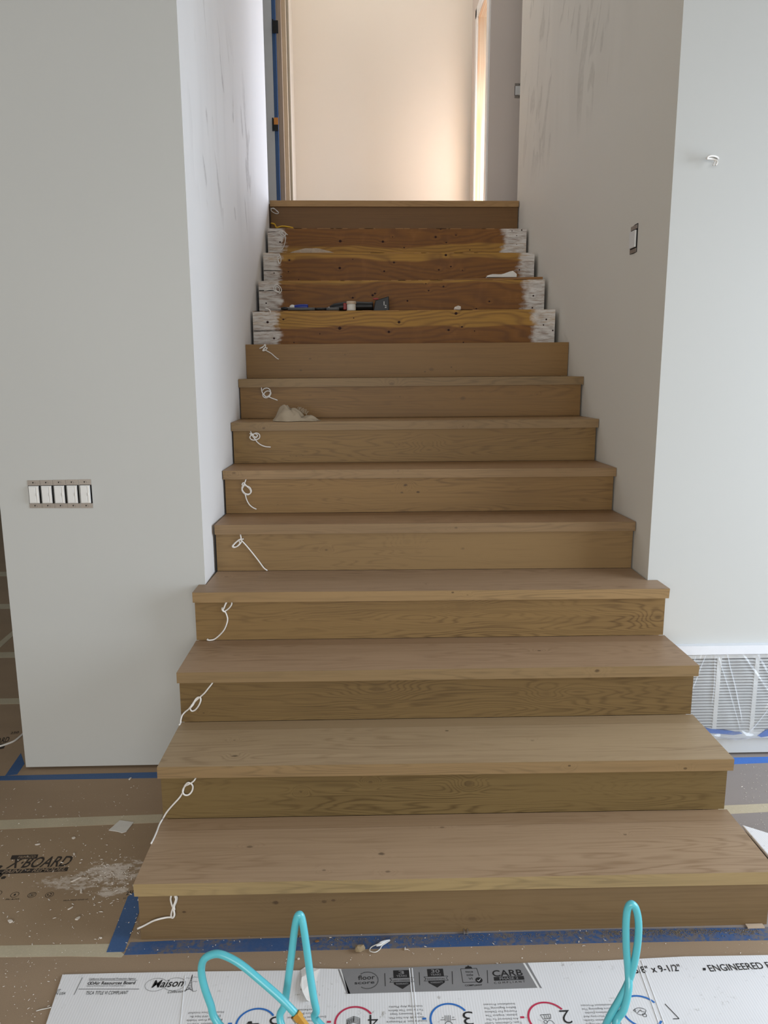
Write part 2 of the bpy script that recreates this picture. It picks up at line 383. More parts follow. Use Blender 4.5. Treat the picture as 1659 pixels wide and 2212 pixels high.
M['stone'] = plain('beige_stone', (158, 140, 112), 0.9, var=0.25, scale=60)
M['vent'] = plain('white_enamel', (226, 228, 228), 0.4, 0.45, var=0.02)
M['dark'] = plain('dark_duct', (70, 72, 74), 0.9)
M['shim'] = plain('thin_plywood', (140, 100, 58), 0.7, var=0.15)
M['rag'] = plain('beige_cotton', (154, 140, 120), 0.95, 0.1, var=0.18, scale=22)
M['orange'] = plain('orange_tape', (222, 146, 70), 0.6)
M['whitetape'] = plain('white_film_tape', (226, 230, 236), 0.45, 0.5, var=0.04)
M['door'] = plain('primed_door', (206, 208, 210), 0.5, var=0.03)
def fir_jamb():
    t = NT('raw_fir_jamb'); q, (x, y, z) = t.pos()
    a = t.noise(t.comb(t.math('MULTIPLY', x, 26.0), t.math('MULTIPLY', z, 0.9), 2.0), 1.0, 3, 0.5, 0.4)
    f = t.noise(t.comb(t.math('MULTIPLY', x, 300.0), t.math('MULTIPLY', z, 4.0), 0.0), 1.0, 2)
    c = t.mix(t.ramp(a, 0.35, 0.65), s2l((248, 234, 210)), s2l((234, 188, 140)))
    c = t.mix(t.math('MULTIPLY', f, 0.25), c, s2l((186, 110, 54)))
    return t.fin(c, 0.6)
M['fir'] = fir_jamb()
def wrapped_jamb():
    t = NT('weathered_jamb'); q, (x, y, z) = t.pos()
    f = t.noise(t.comb(t.math('MULTIPLY', x, 190.0), t.math('MULTIPLY', z, 2.0), 0.0), 1.0, 3)
    c = t.mix(f, s2l((150, 118, 92)), s2l((210, 190, 166)))
    return t.fin(c, 0.7)
M['jamb'] = wrapped_jamb()
def film_mat():
    t = NT('clear_plastic_film'); t.n.remove(t.b)
    tr = t.n.new('ShaderNodeBsdfTransparent'); gl = t.n.new('ShaderNodeBsdfGlossy'); df = t.n.new('ShaderNodeBsdfTranslucent')
    gl.inputs['Roughness'].default_value = 0.18; df.inputs[0].default_value = (0.95, 0.97, 1, 1); tr.inputs[0].default_value = (0.97, 0.98, 0.99, 1)
    d2 = t.n.new('ShaderNodeBsdfDiffuse'); d2.inputs[0].default_value = (0.92, 0.95, 1, 1)
    lw = t.n.new('ShaderNodeLayerWeight'); lw.inputs[0].default_value = 0.35
    a = t.n.new('ShaderNodeMixShader'); t.L(t.ramp(lw.outputs[1], 0.15, 0.85, 0.09, 0.65), a.inputs[0]); t.L(tr.outputs[0], a.inputs[1]); t.L(d2.outputs[0], a.inputs[2])
    b = t.n.new('ShaderNodeMixShader'); t.L(t.ramp(lw.outputs[0], 0.0, 1.0, 0.06, 0.4), b.inputs[0]); t.L(a.outputs[0], b.inputs[1]); t.L(gl.outputs[0], b.inputs[2])
    t.L(b.outputs[0], t.out.inputs[0]); return t.m
M['film'] = film_mat()
# ------------------------------------------------------------------ stair measurements (metres)
RUN, OV, Y0 = 0.269, 0.0176, 1.8095
def YR(k): return Y0+(k-1)*RUN
# per tread: front-top-left (x,z), front-bottom-left, front-top-right, front-bottom-right; back heights = foot of next riser
NOSE = {1: ((-.7183, .1765), (-.7176, .1416), (.9675, .1705), (.9670, .1345)),
        2: ((-.7160, .3549), (-.7168, .3194), (.9656, .3465), (.9647, .3100)),
        3: ((-.7136, .5307), (-.7140, .4953), (.9649, .5285), (.9645, .4917)),
        4: ((-.7120, .7130), (-.7118, .6768), (.9637, .7060), (.9619, .6708)),
        5: ((-.6773, .8955), (-.6772, .8588), (.9250, .8929), (.9250, .8564)),
        6: ((-.6857, 1.0648), (-.6850, 1.0287), (.9300, 1.0643), (.9298, 1.0290)),
        7: ((-.6890, 1.2396), (-.6886, 1.2023), (.9300, 1.2458), (.9285, 1.2082)),
        8: ((-.6912, 1.4214), (-.6910, 1.3824), (.9310, 1.4264), (.9308, 1.3889))}
FOOT = {1: (-.7136, .0008, .9612, -.0014), 2: (-.7120, .1801, .9562, .1744), 3: (-.7105, .3538, .9563, .3510), 4: (-.7087, .5323, .9565, .5277),
        5: (-.6765, .7113, .9230, .7051), 6: (-.6810, .8836, .9250, .8844), 7: (-.6842, 1.0584, .9237, 1.0605), 8: (-.6878, 1.2376, .9240, 1.2411), 9: (-.6925, 1.4180, .9270, 1.4244)}
YWL, YWR = 2.705, 2.716
ZTOP = 5.2
# ------------------------------------------------------------------ the setting: floor, walls
FLX0, FLX1, FLY0, FLY1 = -4.2, 3.5, -3.6, 9.5
floor = box('floor', FLX0, FLX1, FLY0, FLY1, -0.12, -0.003, M['floor'], kind='structure')
def wl_x(Y): return np.interp(Y, [2.7, 3.2, 3.7, 5.3], [-.6875, -.6895, -.6935, -.6985])
def wr_x(Y): return np.interp(Y, [2.7, 3.1, 3.7, 5.4], [.9265, .9320, .9330, .9205])
def wallblock(name, polyxy, z0, z1, mats, pick):
    v, f = prism(polyxy, z0, z1)
    fm = [0, 0]+[pick(i) for i in range(len(polyxy))]
    return mesh(name, v, f, None, None, mats=mats, fmat=fm, kind='structure')
LPOLY = [(-1.389, YWL), (wl_x(2.7), YWL), (wl_x(3.2), 3.2), (wl_x(3.7), 3.7), (wl_x(5.24), 5.24), (-1.389, 5.24)]
wallblock('wall_left', LPOLY, 0.010, ZTOP, [M['wall'], M['plaster_l']], lambda i: 1 if i in (1, 2, 3) else 0)
RPOLY = [(3.5, YWR), (wr_x(2.7), YWR), (wr_x(3.1), 3.1), (wr_x(3.7), 3.7), (wr_x(5.37), 5.37), (3.5, 5.37)]
wallblock('wall_right', RPOLY, 0.010, ZTOP, [M['wall_r'], M['plaster_r']], lambda i: 1 if i in (1, 2, 3) else 0)
# rest of the room around the camera
box('wall_far_left', FLX0-0.1, FLX0, FLY0, FLY1, 0, ZTOP, M['wall'], kind='structure')
box('wall_hall_end', FLX0, -1.0, FLY1-0.1, FLY1, 0, ZTOP, M['wall'], kind='structure')
mb = MB()  # right side wall with a big window opening
wy0, wy1, wz0, wz1 = 0.15, 2.45, 0.12, 2.48
mb.box(3.5, 3.62, FLY0, wy0, 0, ZTOP).box(3.5, 3.62, wy1, YWR+0.1, 0, ZTOP).box(3.5, 3.62, wy0, wy1, 0, wz0).box(3.5, 3.62, wy0, wy1, wz1, ZTOP)
mb.build('wall_side', M['wall'], kind='structure')
mb = MB(); bx0, bx1, bz0, bz1 = -2.3, 1.9, 0.25, 2.75
mb.box(FLX0, bx0, FLY0-0.1, FLY0, 0, ZTOP).box(bx1, 3.6, FLY0-0.1, FLY0, 0, ZTOP).box(bx0, bx1, FLY0-0.1, FLY0, 0, bz0).box(bx0, bx1, FLY0-0.1, FLY0, bz1, ZTOP)
mb.build('wall_behind', M['wall'], kind='structure')
fr = MB().box(3.52, 3.58, wy0, wy0+0.06, wz0, wz1).box(3.52, 3.58, wy1-0.06, wy1, wz0, wz1).box(3.52, 3.58, wy0+0.06, wy1-0.06, wz0, wz0+0.06).box(3.52, 3.58, wy0+0.06, wy1-0.06, wz1-0.06, wz1)
fr.build('window_1', M['white_gloss'], kind='structure')
fr = MB()
for x in (bx0, -0.93, 0.46, bx1-0.06): fr.box(x, x+0.06, FLY0-0.08, FLY0-0.02, bz0+0.06, bz1-0.06)
fr.box(bx0, bx1, FLY0-0.08, FLY0-0.02, bz0, bz0+0.06).box(bx0, bx1, FLY0-0.08, FLY0-0.02, bz1-0.06, bz1)
fr.build('window_2', M['white_gloss'], kind='structure')
box('ceiling', FLX0-0.1, 3.62, FLY0-0.1, FLY1, ZTOP, ZTOP+0.12, M['ceil'], kind='structure')
# ---- upper landing
ZL = 2.5245
XLH, XRH, YB = -0.64, 0.80, 6.80
YD = 5.86          # left doorway far jamb / right front wall
box('floor_landing', -2.4, 2.4, 5.40, YB, ZL-0.15, ZL-0.001, oak('landing_oak', 31.0, light=(104, 82, 60), dark=(74, 56, 38)), kind='structure')
box('wall_back', XLH-1.9, XRH+0.12, YB, YB+0.12, ZL, ZTOP, M['cream'], kind='structure')
# left side of the landing: short wall beyond the doorway
box('wall_landing_left', XLH-0.12, XLH, YD+0.26, YB, ZL, ZTOP, M['cream'], kind='structure')
# right side: frontal wall with the switch, then the bright opening, then a short return
YO0, YO1 = 5.97, 6.47
box('wall_landing_front', XRH, 2.6, 5.86, YO0-0.02, ZL, ZTOP, M['taupe'], kind='structure')
zh = atX(1037, 27, XRH)[2]
mb = MB().box(XRH, XRH+0.12, YO1+0.02, YB, ZL, ZTOP).box(XRH, XRH+0.12, YO0-0.02, YO1+0.02, zh+0.02, ZTOP)
mb.build('wall_landing_right', M['taupe'], kind='structure')
d3 = empty('door_3', (XRH, (YO0+YO1)/2, ZL), kind='structure')
box('jamb', XRH, XRH+0.13, YO1, YO1+0.02, ZL, zh, M['fir'], d3)
box('jamb', XRH, XRH+0.13, YO0-0.02, YO0, ZL, zh, M['fir'], d3)
box('head_jamb', XRH, XRH+0.13, YO0-0.02, YO1+0.02, zh, zh+0.02, M['fir'], d3)
mb = MB().box(XRH-0.014, XRH, YO1+0.004, YO1+0.07, ZL, zh+0.07).box(XRH-0.014, XRH, YO0-0.02, YO1+0.07, zh+0.004, zh+0.07)
mb.build('casing', M['white_gloss'], d3, bevel=0.003)
mb = MB().box(XRH-0.014, XRH, YO0-0.10, YO0-0.004, ZL, zh+0.07)
mb.build('casing', M['white_gloss'], d3, bevel=0.003)
# left doorway: primed door folded back, taped edge, hinges, weathered jamb and cream casing
def px2X(px, py, Y): return atY(px, py, Y)[0]
d1 = empty('door_1', (XLH-0.1, YD, ZL), kind='structure')
xa = px2X(591, 200, YD); xb = px2X(599, 200, YD); xc = px2X(611, 200, YD+0.06); xd = px2X(621, 200, YD+0.12); xe = px2X(628, 200, YD+0.20)
box('door_panel', xa-0.80, xa, YD, YD+0.04, ZL+0.01, ZTOP, M['door'], d1)
tp = box('edge_tape', xa+0.001, xb, YD+0.004, YD+0.03, ZL+0.01, ZTOP, M['blue_tape'], d1)
box('jamb', xb, xc, YD+0.05, YD+0.10, ZL, ZTOP, M['jamb'], d1)
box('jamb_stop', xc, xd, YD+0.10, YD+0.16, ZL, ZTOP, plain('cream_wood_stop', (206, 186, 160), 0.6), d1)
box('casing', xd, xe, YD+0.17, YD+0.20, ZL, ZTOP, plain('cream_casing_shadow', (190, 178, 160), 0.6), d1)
box('casing', xe-0.004, XLH+0.004, YD+0.21, YD+0.25, ZL, ZTOP, M['cream'], d1)
for (py0, py1) in ((45, 72), (257, 283)):
    z1 = atY(594, py0, YD)[2]; z0 = atY(594, py1, YD)[2]; x0 = px2X(588.5, py0+14, YD); x1 = px2X(601, py0+14, YD)
    h = box('hinge', x0, x1, YD-0.010, YD+0.003, z0, z1, M['black'], d1, bevel=0.0015)
    MB().add(*cyl((x0+0.004, YD-0.013, z0-0.004), (x0+0.004, YD-0.013, z1+0.004), 0.0045)).build('hinge_pin', M['black'], h)
    if py0 > 100: box('orange_tape_patch', x0+0.012, x1+0.002, YD-0.0125, YD-0.0105, (z0+z1)/2, z1+0.006, M['orange'], h)
# ------------------------------------------------------------------ floor protection boards and tape
def strip(name, pxs, t, mat, z=0.0, **kw):
    P = [atZ(px, py, z) for px, py in pxs]
    v, f = slab(P, t); return mesh(name, v, f, mat, **kw)
def sheet(x0, x1, y0, y1, mat):
    return box('floor_board', x0, x1, y0, y1, -0.003, 0.0, mat, floor)
yA = atZ(100, 2056)[1]; yB = atZ(100, 1778)[1]; yC = atZ(100, 1668)[1]
sheet(FLX0, FLX1, FLY0, yA-0.002, M['paper'])
sheet(FLX0, -0.30, yA, yB-0.002, M['paper_logo'])
sheet(-0.298, FLX1, yA, yB-0.002, M['paper_r'])
sheet(FLX0, -0.30, yB, 2.98, M['paper'])
sheet(-0.298, FLX1, yB, 2.9, M['paper_r'])
ys = [2.982]+[atZ(5, py)[1] for py in (1515, 1415, 1310, 1240)]+[FLY1]
for a, b in zip(ys[:-1], ys[1:]): sheet(FLX0, -1.395, a, b-0.002, M['paper'])
strip('masking_tape', [(-300, 2048), (0, 2043), (240, 2039), (268, 2062), (262, 2068), (150, 2066), (0, 2068), (-300, 2074)], 0.0006, M['tan_tape'], label='tan masking tape strip on the left floor, running to the lowest riser corner', cat='tape')
strip('masking_tape', [(-300, 1784), (0, 1772), (352, 1759), (345, 1777), (0, 1791.6), (-300, 1806)], 0.0006, M['tan_tape'], label='tan masking tape strip across the left floor beside the second tread', cat='tape')
strip('masking_tape', [(1500, 1743), (1659, 1736), (1800, 1731), (1830, 1748), (1659, 1754), (1510, 1762)], 0.0006, M['tan_tape'], label='dusty pale masking tape strip on the floor right of the stairs', cat='tape')
for i, (py, lab) in enumerate(((1515, 'tan tape seam nearest on the hall floor past the left wall end'), (1415, 'tan tape seam second nearest on the hall floor past the left wall'), (1310, 'tan tape seam third nearest on the hall floor past the left wall'), (1240, 'tan tape seam farthest down the hall floor at the left frame edge'))):
    y = atZ(5, py)[1]; box('masking_tape', FLX0+0.05, -1.40, y-0.03-0.01*i, y+0.03+0.01*i, 0.0, 0.0006, M['tan_tape'], label=lab, cat='tape')
strip('masking_tape', [(-40, 1420), (28, 1362), (28, 1374), (-40, 1436)], 0.0008, M['tan_tape'], z=0.0007, label='tan tape strip laid diagonally over the hall floor seams', cat='tape')
strip('painters_tape', [(-60, 1680), (11, 1676), (345, 1668), (345, 1680.5), (0, 1686), (-60, 1688)], 0.0006, M['blue_tape'], label='blue painters tape along the floor under the left wall', cat='tape')
strip('painters_tape', [(11, 1676), (45, 1627), (53, 1650), (37, 1673)], 0.0006, M['blue_tape'], label='short blue painters tape angled back past the left wall end', cat='tape')
strip('painters_tape', [(276, 1937), (330, 1900), (300, 1972), (268, 2056), (230, 2057)], 0.0008, M['blue_tape'], z=0.0007, label='blue painters tape strip along the left side of the lowest step', cat='tape')
strip('painters_tape', [(281, 2036), (400, 2031), (680, 2025), (960, 2018), (1300, 2008), (1659, 2003), (1800, 1999), (1810, 2026), (1659, 2031), (1300, 2037), (960, 2046), (680, 2053), (400, 2059), (268, 2063)], 0.0006, M['blue_tape_dusty'], label='long dusty blue painters tape on the floor in front of the lowest riser', cat='tape')
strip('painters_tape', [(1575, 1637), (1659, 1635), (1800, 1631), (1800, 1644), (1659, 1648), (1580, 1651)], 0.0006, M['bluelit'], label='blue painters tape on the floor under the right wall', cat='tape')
# printing on the left floor board
U = np.array([1.0, 0, 0]); 
pu = atZ(150, 1868)-atZ(10, 1876); pu /= np.linalg.norm(pu); pv = np.cross([0, 0, 1.0], pu)
bl = MB(); wl_ = MB()
def P(px, py): return atZ(px, py, 0.0)
def quad(mbx, pts, eps=0.0005): mbx.add([P(*q)+np.array([0, 0, eps]) for q in pts], [tuple(range(len(pts)))])
quad(bl, [(22, 1857), (80, 1855), (83, 1846), (26, 1848)]); put_text(wl_, 'TRIMACO', P(37, 1855), P(75, 1853.5), 0.012, (0, 0, 1), 0.015, 0.3, eps=0.0009)
put_text(bl, 'X\u00b7BOARD', P(12, 1876), P(148, 1871), 0.052, (0, 0, 1), 0.035, 0.25)
quad(bl, [(-8, 1889), (145, 1882), (148, 1873.5), (0, 1879)]); put_text(wl_, 'PAINT + REMODEL', P(3, 1887), P(140, 1881), 0.0165, (0, 0, 1), 0.02, 0.3, eps=0.0009)
for (cx, cy, r) in ((-4, 1892, 12), (8, 1896, 7), (-2, 1874, 9), (-14, 1884, 16)):
    O = P(cx, cy); pts = [(math.cos(a)*(r*0.0011)*(0.7+0.5*random.random()), math.sin(a)*(r*0.0011)*(0.7+0.5*random.random())) for a in np.linspace(0, 6.28, 15)[:-1]]
    poly(bl, O, pu, pv, pts, 0.0005)
for i, (cx, cy) in enumerate(((-5, 1930), (32, 1933), (69, 1933.5), (107, 1933))):
    O = P(cx, cy); ring(bl, O, pu, pv, 0.0105, 0.0118, 0, 6.2832)
    if i < 2: poly(bl, O, pu, pv, [(0, .006), (.0032, -.001), (.0018, -.004), (-.0018, -.004), (-.0032, -.001)])
    if i == 2: put_text(bl, 'MADE IN', O-pu*.0075+pv*.0015, O+pu*.0075+pv*.0015, .0045, (0, 0, 1), .02); put_text(bl, 'USA', O-pu*.006-pv*.006, O+pu*.006-pv*.006, .006, (0, 0, 1), .03)
    if i == 3:
        for k in range(3): ring(bl, O, pu, pv, .004, .0066, k*2.094+.25, k*2.094+1.7, 8)
put_text(bl, 'SPILL BLOCK', P(11, 1944.5), P(41, 1943.5), .0055, (0, 0, 1), .01, .2)
put_text(bl, 'SPLINTERED EDGE LIP', P(136, 1947), P(190, 1944), .005, (0, 0, 1), .0, .2)
put_text(bl, '250', P(272, 1934), P(291, 1930), .016, (0, 0, 1), .02, .2); put_text(bl, 'SQ FEET', P(266, 1942), P(285, 1940), .005, (0, 0, 1), .0)
lg = [o for o in floor.children if o.data.materials[0] == M['paper_logo']][0]
bl.build('lettering', M['paper_ink'], lg); wl_.build('lettering', M['paper_lit'], lg)
bl2 = MB(); put_text(bl2, 'X BOARD', P(-40, 1611), P(18, 1603), 0.05, (0, 0, 1), .03, .2); put_text(bl2, '250', P(22, 1586), P(40, 1584), .02, (0, 0, 1), .02)
quad(bl2, [(-20, 1622), (8, 1617), (14, 1606), (-20, 1608)])
bl2.build('lettering', M['paper_ink'], [o for o in floor.children if o.data.materials[0] == M['paper']][2 if len(floor.children) > 4 else 0])
# ------------------------------------------------------------------ staircase
st = empty('staircase', (0.12, YR(1), 0), 'wide oak staircase, four upper risers still bare stained boards', 'staircase')
# carcass under the boards
prof = [(YR(1)+0.022, 0.0)]
for k in range(1, 14):
    zt = (NOSE[k][0][1]+NOSE[k][2][1])/2-0.04 if k < 9 else {9: 1.55, 10: 1.72, 11: 1.90, 12: 2.08, 13: 2.26}[k]
    yk = YR(k)+0.022
    prof += [(yk, zt), (YR(k+1)+(0.022 if k < 9 else 0.0), zt)]
prof += [(YR(14)+0.022, 2.36), (5.38, 2.36), (5.38, 0.0)]
def side_extrude(pr, x0, x1):
    n = len(pr); v = [(x0, y, z) for y, z in pr]+[(x1, y, z) for y, z in pr]
    return v, [tuple(range(n)), tuple(range(2*n-1, n-1, -1))]+[(i, (i+1) % n, n+(i+1) % n, n+i) for i in range(n)]
v, f = side_extrude(prof, -0.66, 0.90); mesh('carcass', v, f, M['dark'], st)
low = [p_ for p_ in prof if p_[0] < YR(5)-0.01]+[(2.69, 0.668), (2.69, 0.0)]
for x0, x1 in ((-0.706, -0.662), (0.902, 0.950)):
    v, f = side_extrude(low, x0, x1); mesh('side_stringer', v, f, oak('oak_stringer_%d' % (x0 > 0), 40+x0), st)
KN_T = {1: [(824, 1845, .016, .8), (838, 1883, .012, .6), (890, 1765, .012, .5), (955, 1788, .012, .5), (540, 1830, .014, .6), (1350, 1803, .008, .6), (700, 1880, .01, .5)],
        2: [(965, 1579, .010, .9), (508, 1634, .016, .8), (507, 1600, .008, .6), (1150, 1600, .01, .4), (1500, 1545, .012, .8), (1230, 1654, .008, .9), (1480, 1660, .01, .7)],
        3: [(1165, 1405, .012, .9), (1290, 1449, .014, .8), (975, 1378, .008, .7)],
        4: [(920, 1261, .010, .6), (490, 1247, .014, .6), (978, 1280, .008, .8), (1010, 1285, .006, .5)],
        5: [(985, 1140, .01, .5)], 6: [(505, 1022, .012, .5), (860, 1017, .008, .4)], 7: [(570, 925, .012, .6), (1000, 921, .008, .4)], 8: [(846, 829, .02, .35)]}
KN_R = {1: [(398, 1970, .009, .8), (595, 1950, .014, .8), (700, 1948, .012, .6), (720, 1945, .01, .6), (1020, 1985, .02, .35)],
        2: [(1012, 1693, .022, .5), (650, 1710, .01, .4), (800, 1690, .012, .3)], 3: [(820, 1490, .05, .12), (440, 1540, .006, .5), (1180, 1500, .03, .1)],
        4: [(1000, 1310, .05, .12), (1420, 1330, .03, .15)], 5: [(1000, 1185, .012, .35), (705, 1188, .010, .6), (880, 1170, .03, .1)],
        6: [(876, 1048, .014, .85), (903, 1063, .012, .8), (868, 1064, .01, .7), (600, 1090, .005, .4)], 7: [(640, 985, .008, .4), (925, 960, .03, .1), (862, 960, .006, .5)],
        8: [(1000, 860, .022, .45), (864, 857, .006, .6), (1160, 852, .006, .5)], 9: [(932, 798, .022, .4), (918, 803, .008, .7), (975, 793, .008, .8), (985, 801, .007, .7), (650, 800, .012, .5), (745, 766, .008, .5), (670, 775, .012, .4)]}
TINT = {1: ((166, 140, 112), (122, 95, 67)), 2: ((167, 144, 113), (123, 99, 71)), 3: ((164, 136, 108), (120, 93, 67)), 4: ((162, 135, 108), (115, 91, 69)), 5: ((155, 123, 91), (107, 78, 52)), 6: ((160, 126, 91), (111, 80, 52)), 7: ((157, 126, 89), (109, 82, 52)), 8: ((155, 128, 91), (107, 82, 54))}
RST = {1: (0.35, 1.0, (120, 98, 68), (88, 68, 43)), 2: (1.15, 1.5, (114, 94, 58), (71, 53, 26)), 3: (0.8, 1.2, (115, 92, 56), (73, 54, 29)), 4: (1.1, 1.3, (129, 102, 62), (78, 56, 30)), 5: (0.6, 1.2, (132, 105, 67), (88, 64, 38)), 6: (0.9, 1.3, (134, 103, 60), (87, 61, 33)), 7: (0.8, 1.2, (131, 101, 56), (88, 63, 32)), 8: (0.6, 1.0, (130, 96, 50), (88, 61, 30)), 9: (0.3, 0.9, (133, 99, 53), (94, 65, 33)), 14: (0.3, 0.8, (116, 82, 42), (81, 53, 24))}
NOS = {1: (156, 134, 94), 2: (142, 117, 82), 3: (138, 114, 80), 4: (150, 122, 83), 5: (136, 110, 78), 6: (143, 115, 80), 7: (136, 110, 75), 8: (133, 107, 71)}  # olive front-strip tones stand in for warmer light on the tread fronts
def nosing(k, tl, bl_, tr, br, yf, kn, par):
    """mitred front strip of a tread"""
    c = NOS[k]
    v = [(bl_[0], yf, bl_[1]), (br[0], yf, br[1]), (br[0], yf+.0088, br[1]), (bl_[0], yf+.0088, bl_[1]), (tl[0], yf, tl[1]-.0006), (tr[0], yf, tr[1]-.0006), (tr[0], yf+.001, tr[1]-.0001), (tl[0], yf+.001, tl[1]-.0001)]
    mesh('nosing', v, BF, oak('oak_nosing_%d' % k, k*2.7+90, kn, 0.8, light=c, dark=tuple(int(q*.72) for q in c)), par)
for k in range(1, 9):
    tl, bl_, tr, br = NOSE[k]; yf = YR(k)-OV; yb = YR(k+1)
    fx = FOOT[k+1]; kn = []
    for (px, py, r_, s_) in KN_T[k]:
        p_ = atY(px, py, yf)
        if p_[2] > (tl[1]+tr[1])/2: p_ = atZ(px, py, (tl[1]+tr[1])/2)
        kn.append((p_[0], p_[1]+p_[2], r_, s_))
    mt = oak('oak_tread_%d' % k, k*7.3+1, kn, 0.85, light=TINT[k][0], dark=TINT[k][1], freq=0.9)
    zbl = fx[1]; zbr = fx[3]
    # main tread board up to a seam, then the narrow filler plank at the back
    ysm = yf+(yb-yf)*(0.80 if k < 4 else 0.72)
    lerp = lambda a, b, t_: a+(b-a)*t_
    ts = (ysm-yf)/(yb-yf)
    zl_s, zr_s = lerp(tl[1], zbl, ts), lerp(tr[1], zbr, ts)
    if k == 4:   # notched around both wall corners
        xl2, xr2 = fx[0]+0.0, fx[2]
        pl = [(tl[0], yf, tl[1]), (tl[0]+0.002, YWL-0.003, lerp(tl[1], zbl, .6)), (wl_x(2.7)+0.004, YWL-0.003, lerp(tl[1], zbl, .6)), (xl2, yb-0.001, zbl), (xr2, yb-0.001, zbr), (wr_x(2.7)-0.004, YWR-0.003, lerp(tr[1], zbr, .6)), (tr[0]-0.002, YWR-0.003, lerp(tr[1], zbr, .6)), (tr[0], yf, tr[1])]
        n = len(pl); th = tl[1]-bl_[1]
        v = [(x, y, z-th) for x, y, z in pl]+pl
        f = [tuple(range(n)), tuple(range(2*n-1, n-1, -1))]+[(i, (i+1) % n, n+(i+1) % n, n+i) for i in range(n)]
        v = [(x, y+(.009 if abs(y-yf) < 1e-6 else 0), z) for x, y, z in v[:n]]+[(x, y+(.0012 if abs(y-yf) < 1e-6 else 0), z) for x, y, z in v[n:]]
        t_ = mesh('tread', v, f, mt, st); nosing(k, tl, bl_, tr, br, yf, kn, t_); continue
    xlb, xrb = (tl[0]+0.003, tr[0]-0.003) if k < 4 else (fx[0], fx[2])
    v = [(bl_[0], yf, bl_[1]), (br[0], yf, br[1]), (lerp(br[0], xrb, ts), ysm-0.0006, br[1]), (lerp(bl_[0], xlb, ts), ysm-0.0006, bl_[1]),
         (tl[0], yf, tl[1]), (tr[0], yf, tr[1]), (lerp(tr[0], xrb, ts), ysm-0.0006, zr_s), (lerp(tl[0], xlb, ts), ysm-0.0006, zl_s)]
    v[0] = (bl_[0], yf+.009, bl_[1]); v[1] = (br[0], yf+.009, br[1]); v[4] = (tl[0], yf+.0012, tl[1]); v[5] = (tr[0], yf+.0012, tr[1])
    t_ = mesh('tread', v, BF, mt, st, bevel=0.0006)
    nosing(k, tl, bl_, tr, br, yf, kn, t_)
    v = [(lerp(bl_[0], xlb, ts), ysm+.0006, bl_[1]), (lerp(br[0], xrb, ts), ysm+.0006, br[1]), (xrb, yb-0.001, br[1]), (xlb, yb-0.001, bl_[1]),
         (lerp(tl[0], xlb, ts), ysm+.0006, zl_s-.0009), (lerp(tr[0], xrb, ts), ysm+.0006, zr_s-.0009), (xrb, yb-0.001, zbr), (xlb, yb-0.001, zbl)]
    mesh('back_plank', v, BF, oak('oak_back_plank_%d' % k, k*5.1+60, (), 0.5, light=tuple(c-14 for c in TINT[k][0]), dark=TINT[k][1]), t_)  # plank coloured darker than its tread for the shadow near the riser
for k in range(1, 10):
    fx = FOOT[k]; y = YR(k)
    if k < 9: zl, zr = NOSE[k][1][1], NOSE[k][3][1]
    else: zl, zr = 1.5862, 1.5922
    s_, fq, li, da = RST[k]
    kn = [(atY(px, py, y)[0], y+atY(px, py, y)[2], r_, ss) for px, py, r_, ss in KN_R[k]]
    xs = (-.6938, .9290) if k == 9 else (fx[0], fx[2])
    v = [(fx[0], y, fx[1]+.001), (fx[2], y, fx[3]+.001), (fx[2], y+.02, fx[3]+.001), (fx[0], y+.02, fx[1]+.001), (xs[0], y, zl-.0005), (xs[1], y, zr-.0005), (xs[1], y+.02, zr-.0005), (xs[0], y+.02, zl-.0005)]
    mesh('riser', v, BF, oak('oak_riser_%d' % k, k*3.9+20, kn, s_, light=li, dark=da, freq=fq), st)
# bare boards of steps ten to thirteen
RZ = {9: (1.575, 1.581), 10: (1.7595, 1.7667), 11: (1.9386, 1.945), 12: (2.1233, 2.1235), 13: (2.3012, 2.301)}
RX = {10: (-.6814, .9068), 11: (-.6798, .9083), 12: (-.6816, .9041), 13: (-.6822, .9092)}
RKN = {10: [(612, 690, 9), (734, 709, 16), (862, 696, 13), (840, 717, 12), (985, 677, 14), (969, 713, 11), (998, 706, 9), (578, 696, 12), (592, 731, 10), (764, 687, 6), (691, 721, 6), (635, 740, 7), (1025, 715, 6), (1180, 690, 9), (1174, 702, 8), (1194, 714, 8), (1001, 740, 8)],
       11: [(920, 613, 6), (958, 619, 10), (926, 628, 8), (762, 643, 10), (805, 638, 12), (810, 634, 10), (1057, 651, 9), (1029, 667, 8), (1152, 639, 9), (1150, 665, 9), (880, 650, 10), (575, 655, 8)],
       12: [(734, 579, 14), (625, 562, 10), (851, 567, 11), (830, 586, 10), (963, 551, 13), (948, 583, 10), (974, 576, 9), (999, 584, 7), (623, 587, 7), (645, 604, 6), (607, 597, 8), (1122, 583, 8), (762, 560, 6), (592, 590, 7)],
       13: [(735, 521, 16), (827, 522, 13), (941, 512, 13), (605, 523, 10), (985, 508, 7), (964, 524, 8), (873, 535, 8), (848, 512, 6), (952, 495, 8), (1106, 499, 6), (1116, 509, 6), (1127, 497, 9), (1015, 540, 7), (872, 494, 6), (1116, 528, 5)]}
BAND = {10: (1.675, 1.80), 11: (1.925, 1.99), 12: (2.085, 2.20), 13: (2.10, 2.205)}
WHT = {10: (600, 1150), 11: (606, 1130), 12: (606, 1118), 13: (618, 1082)}
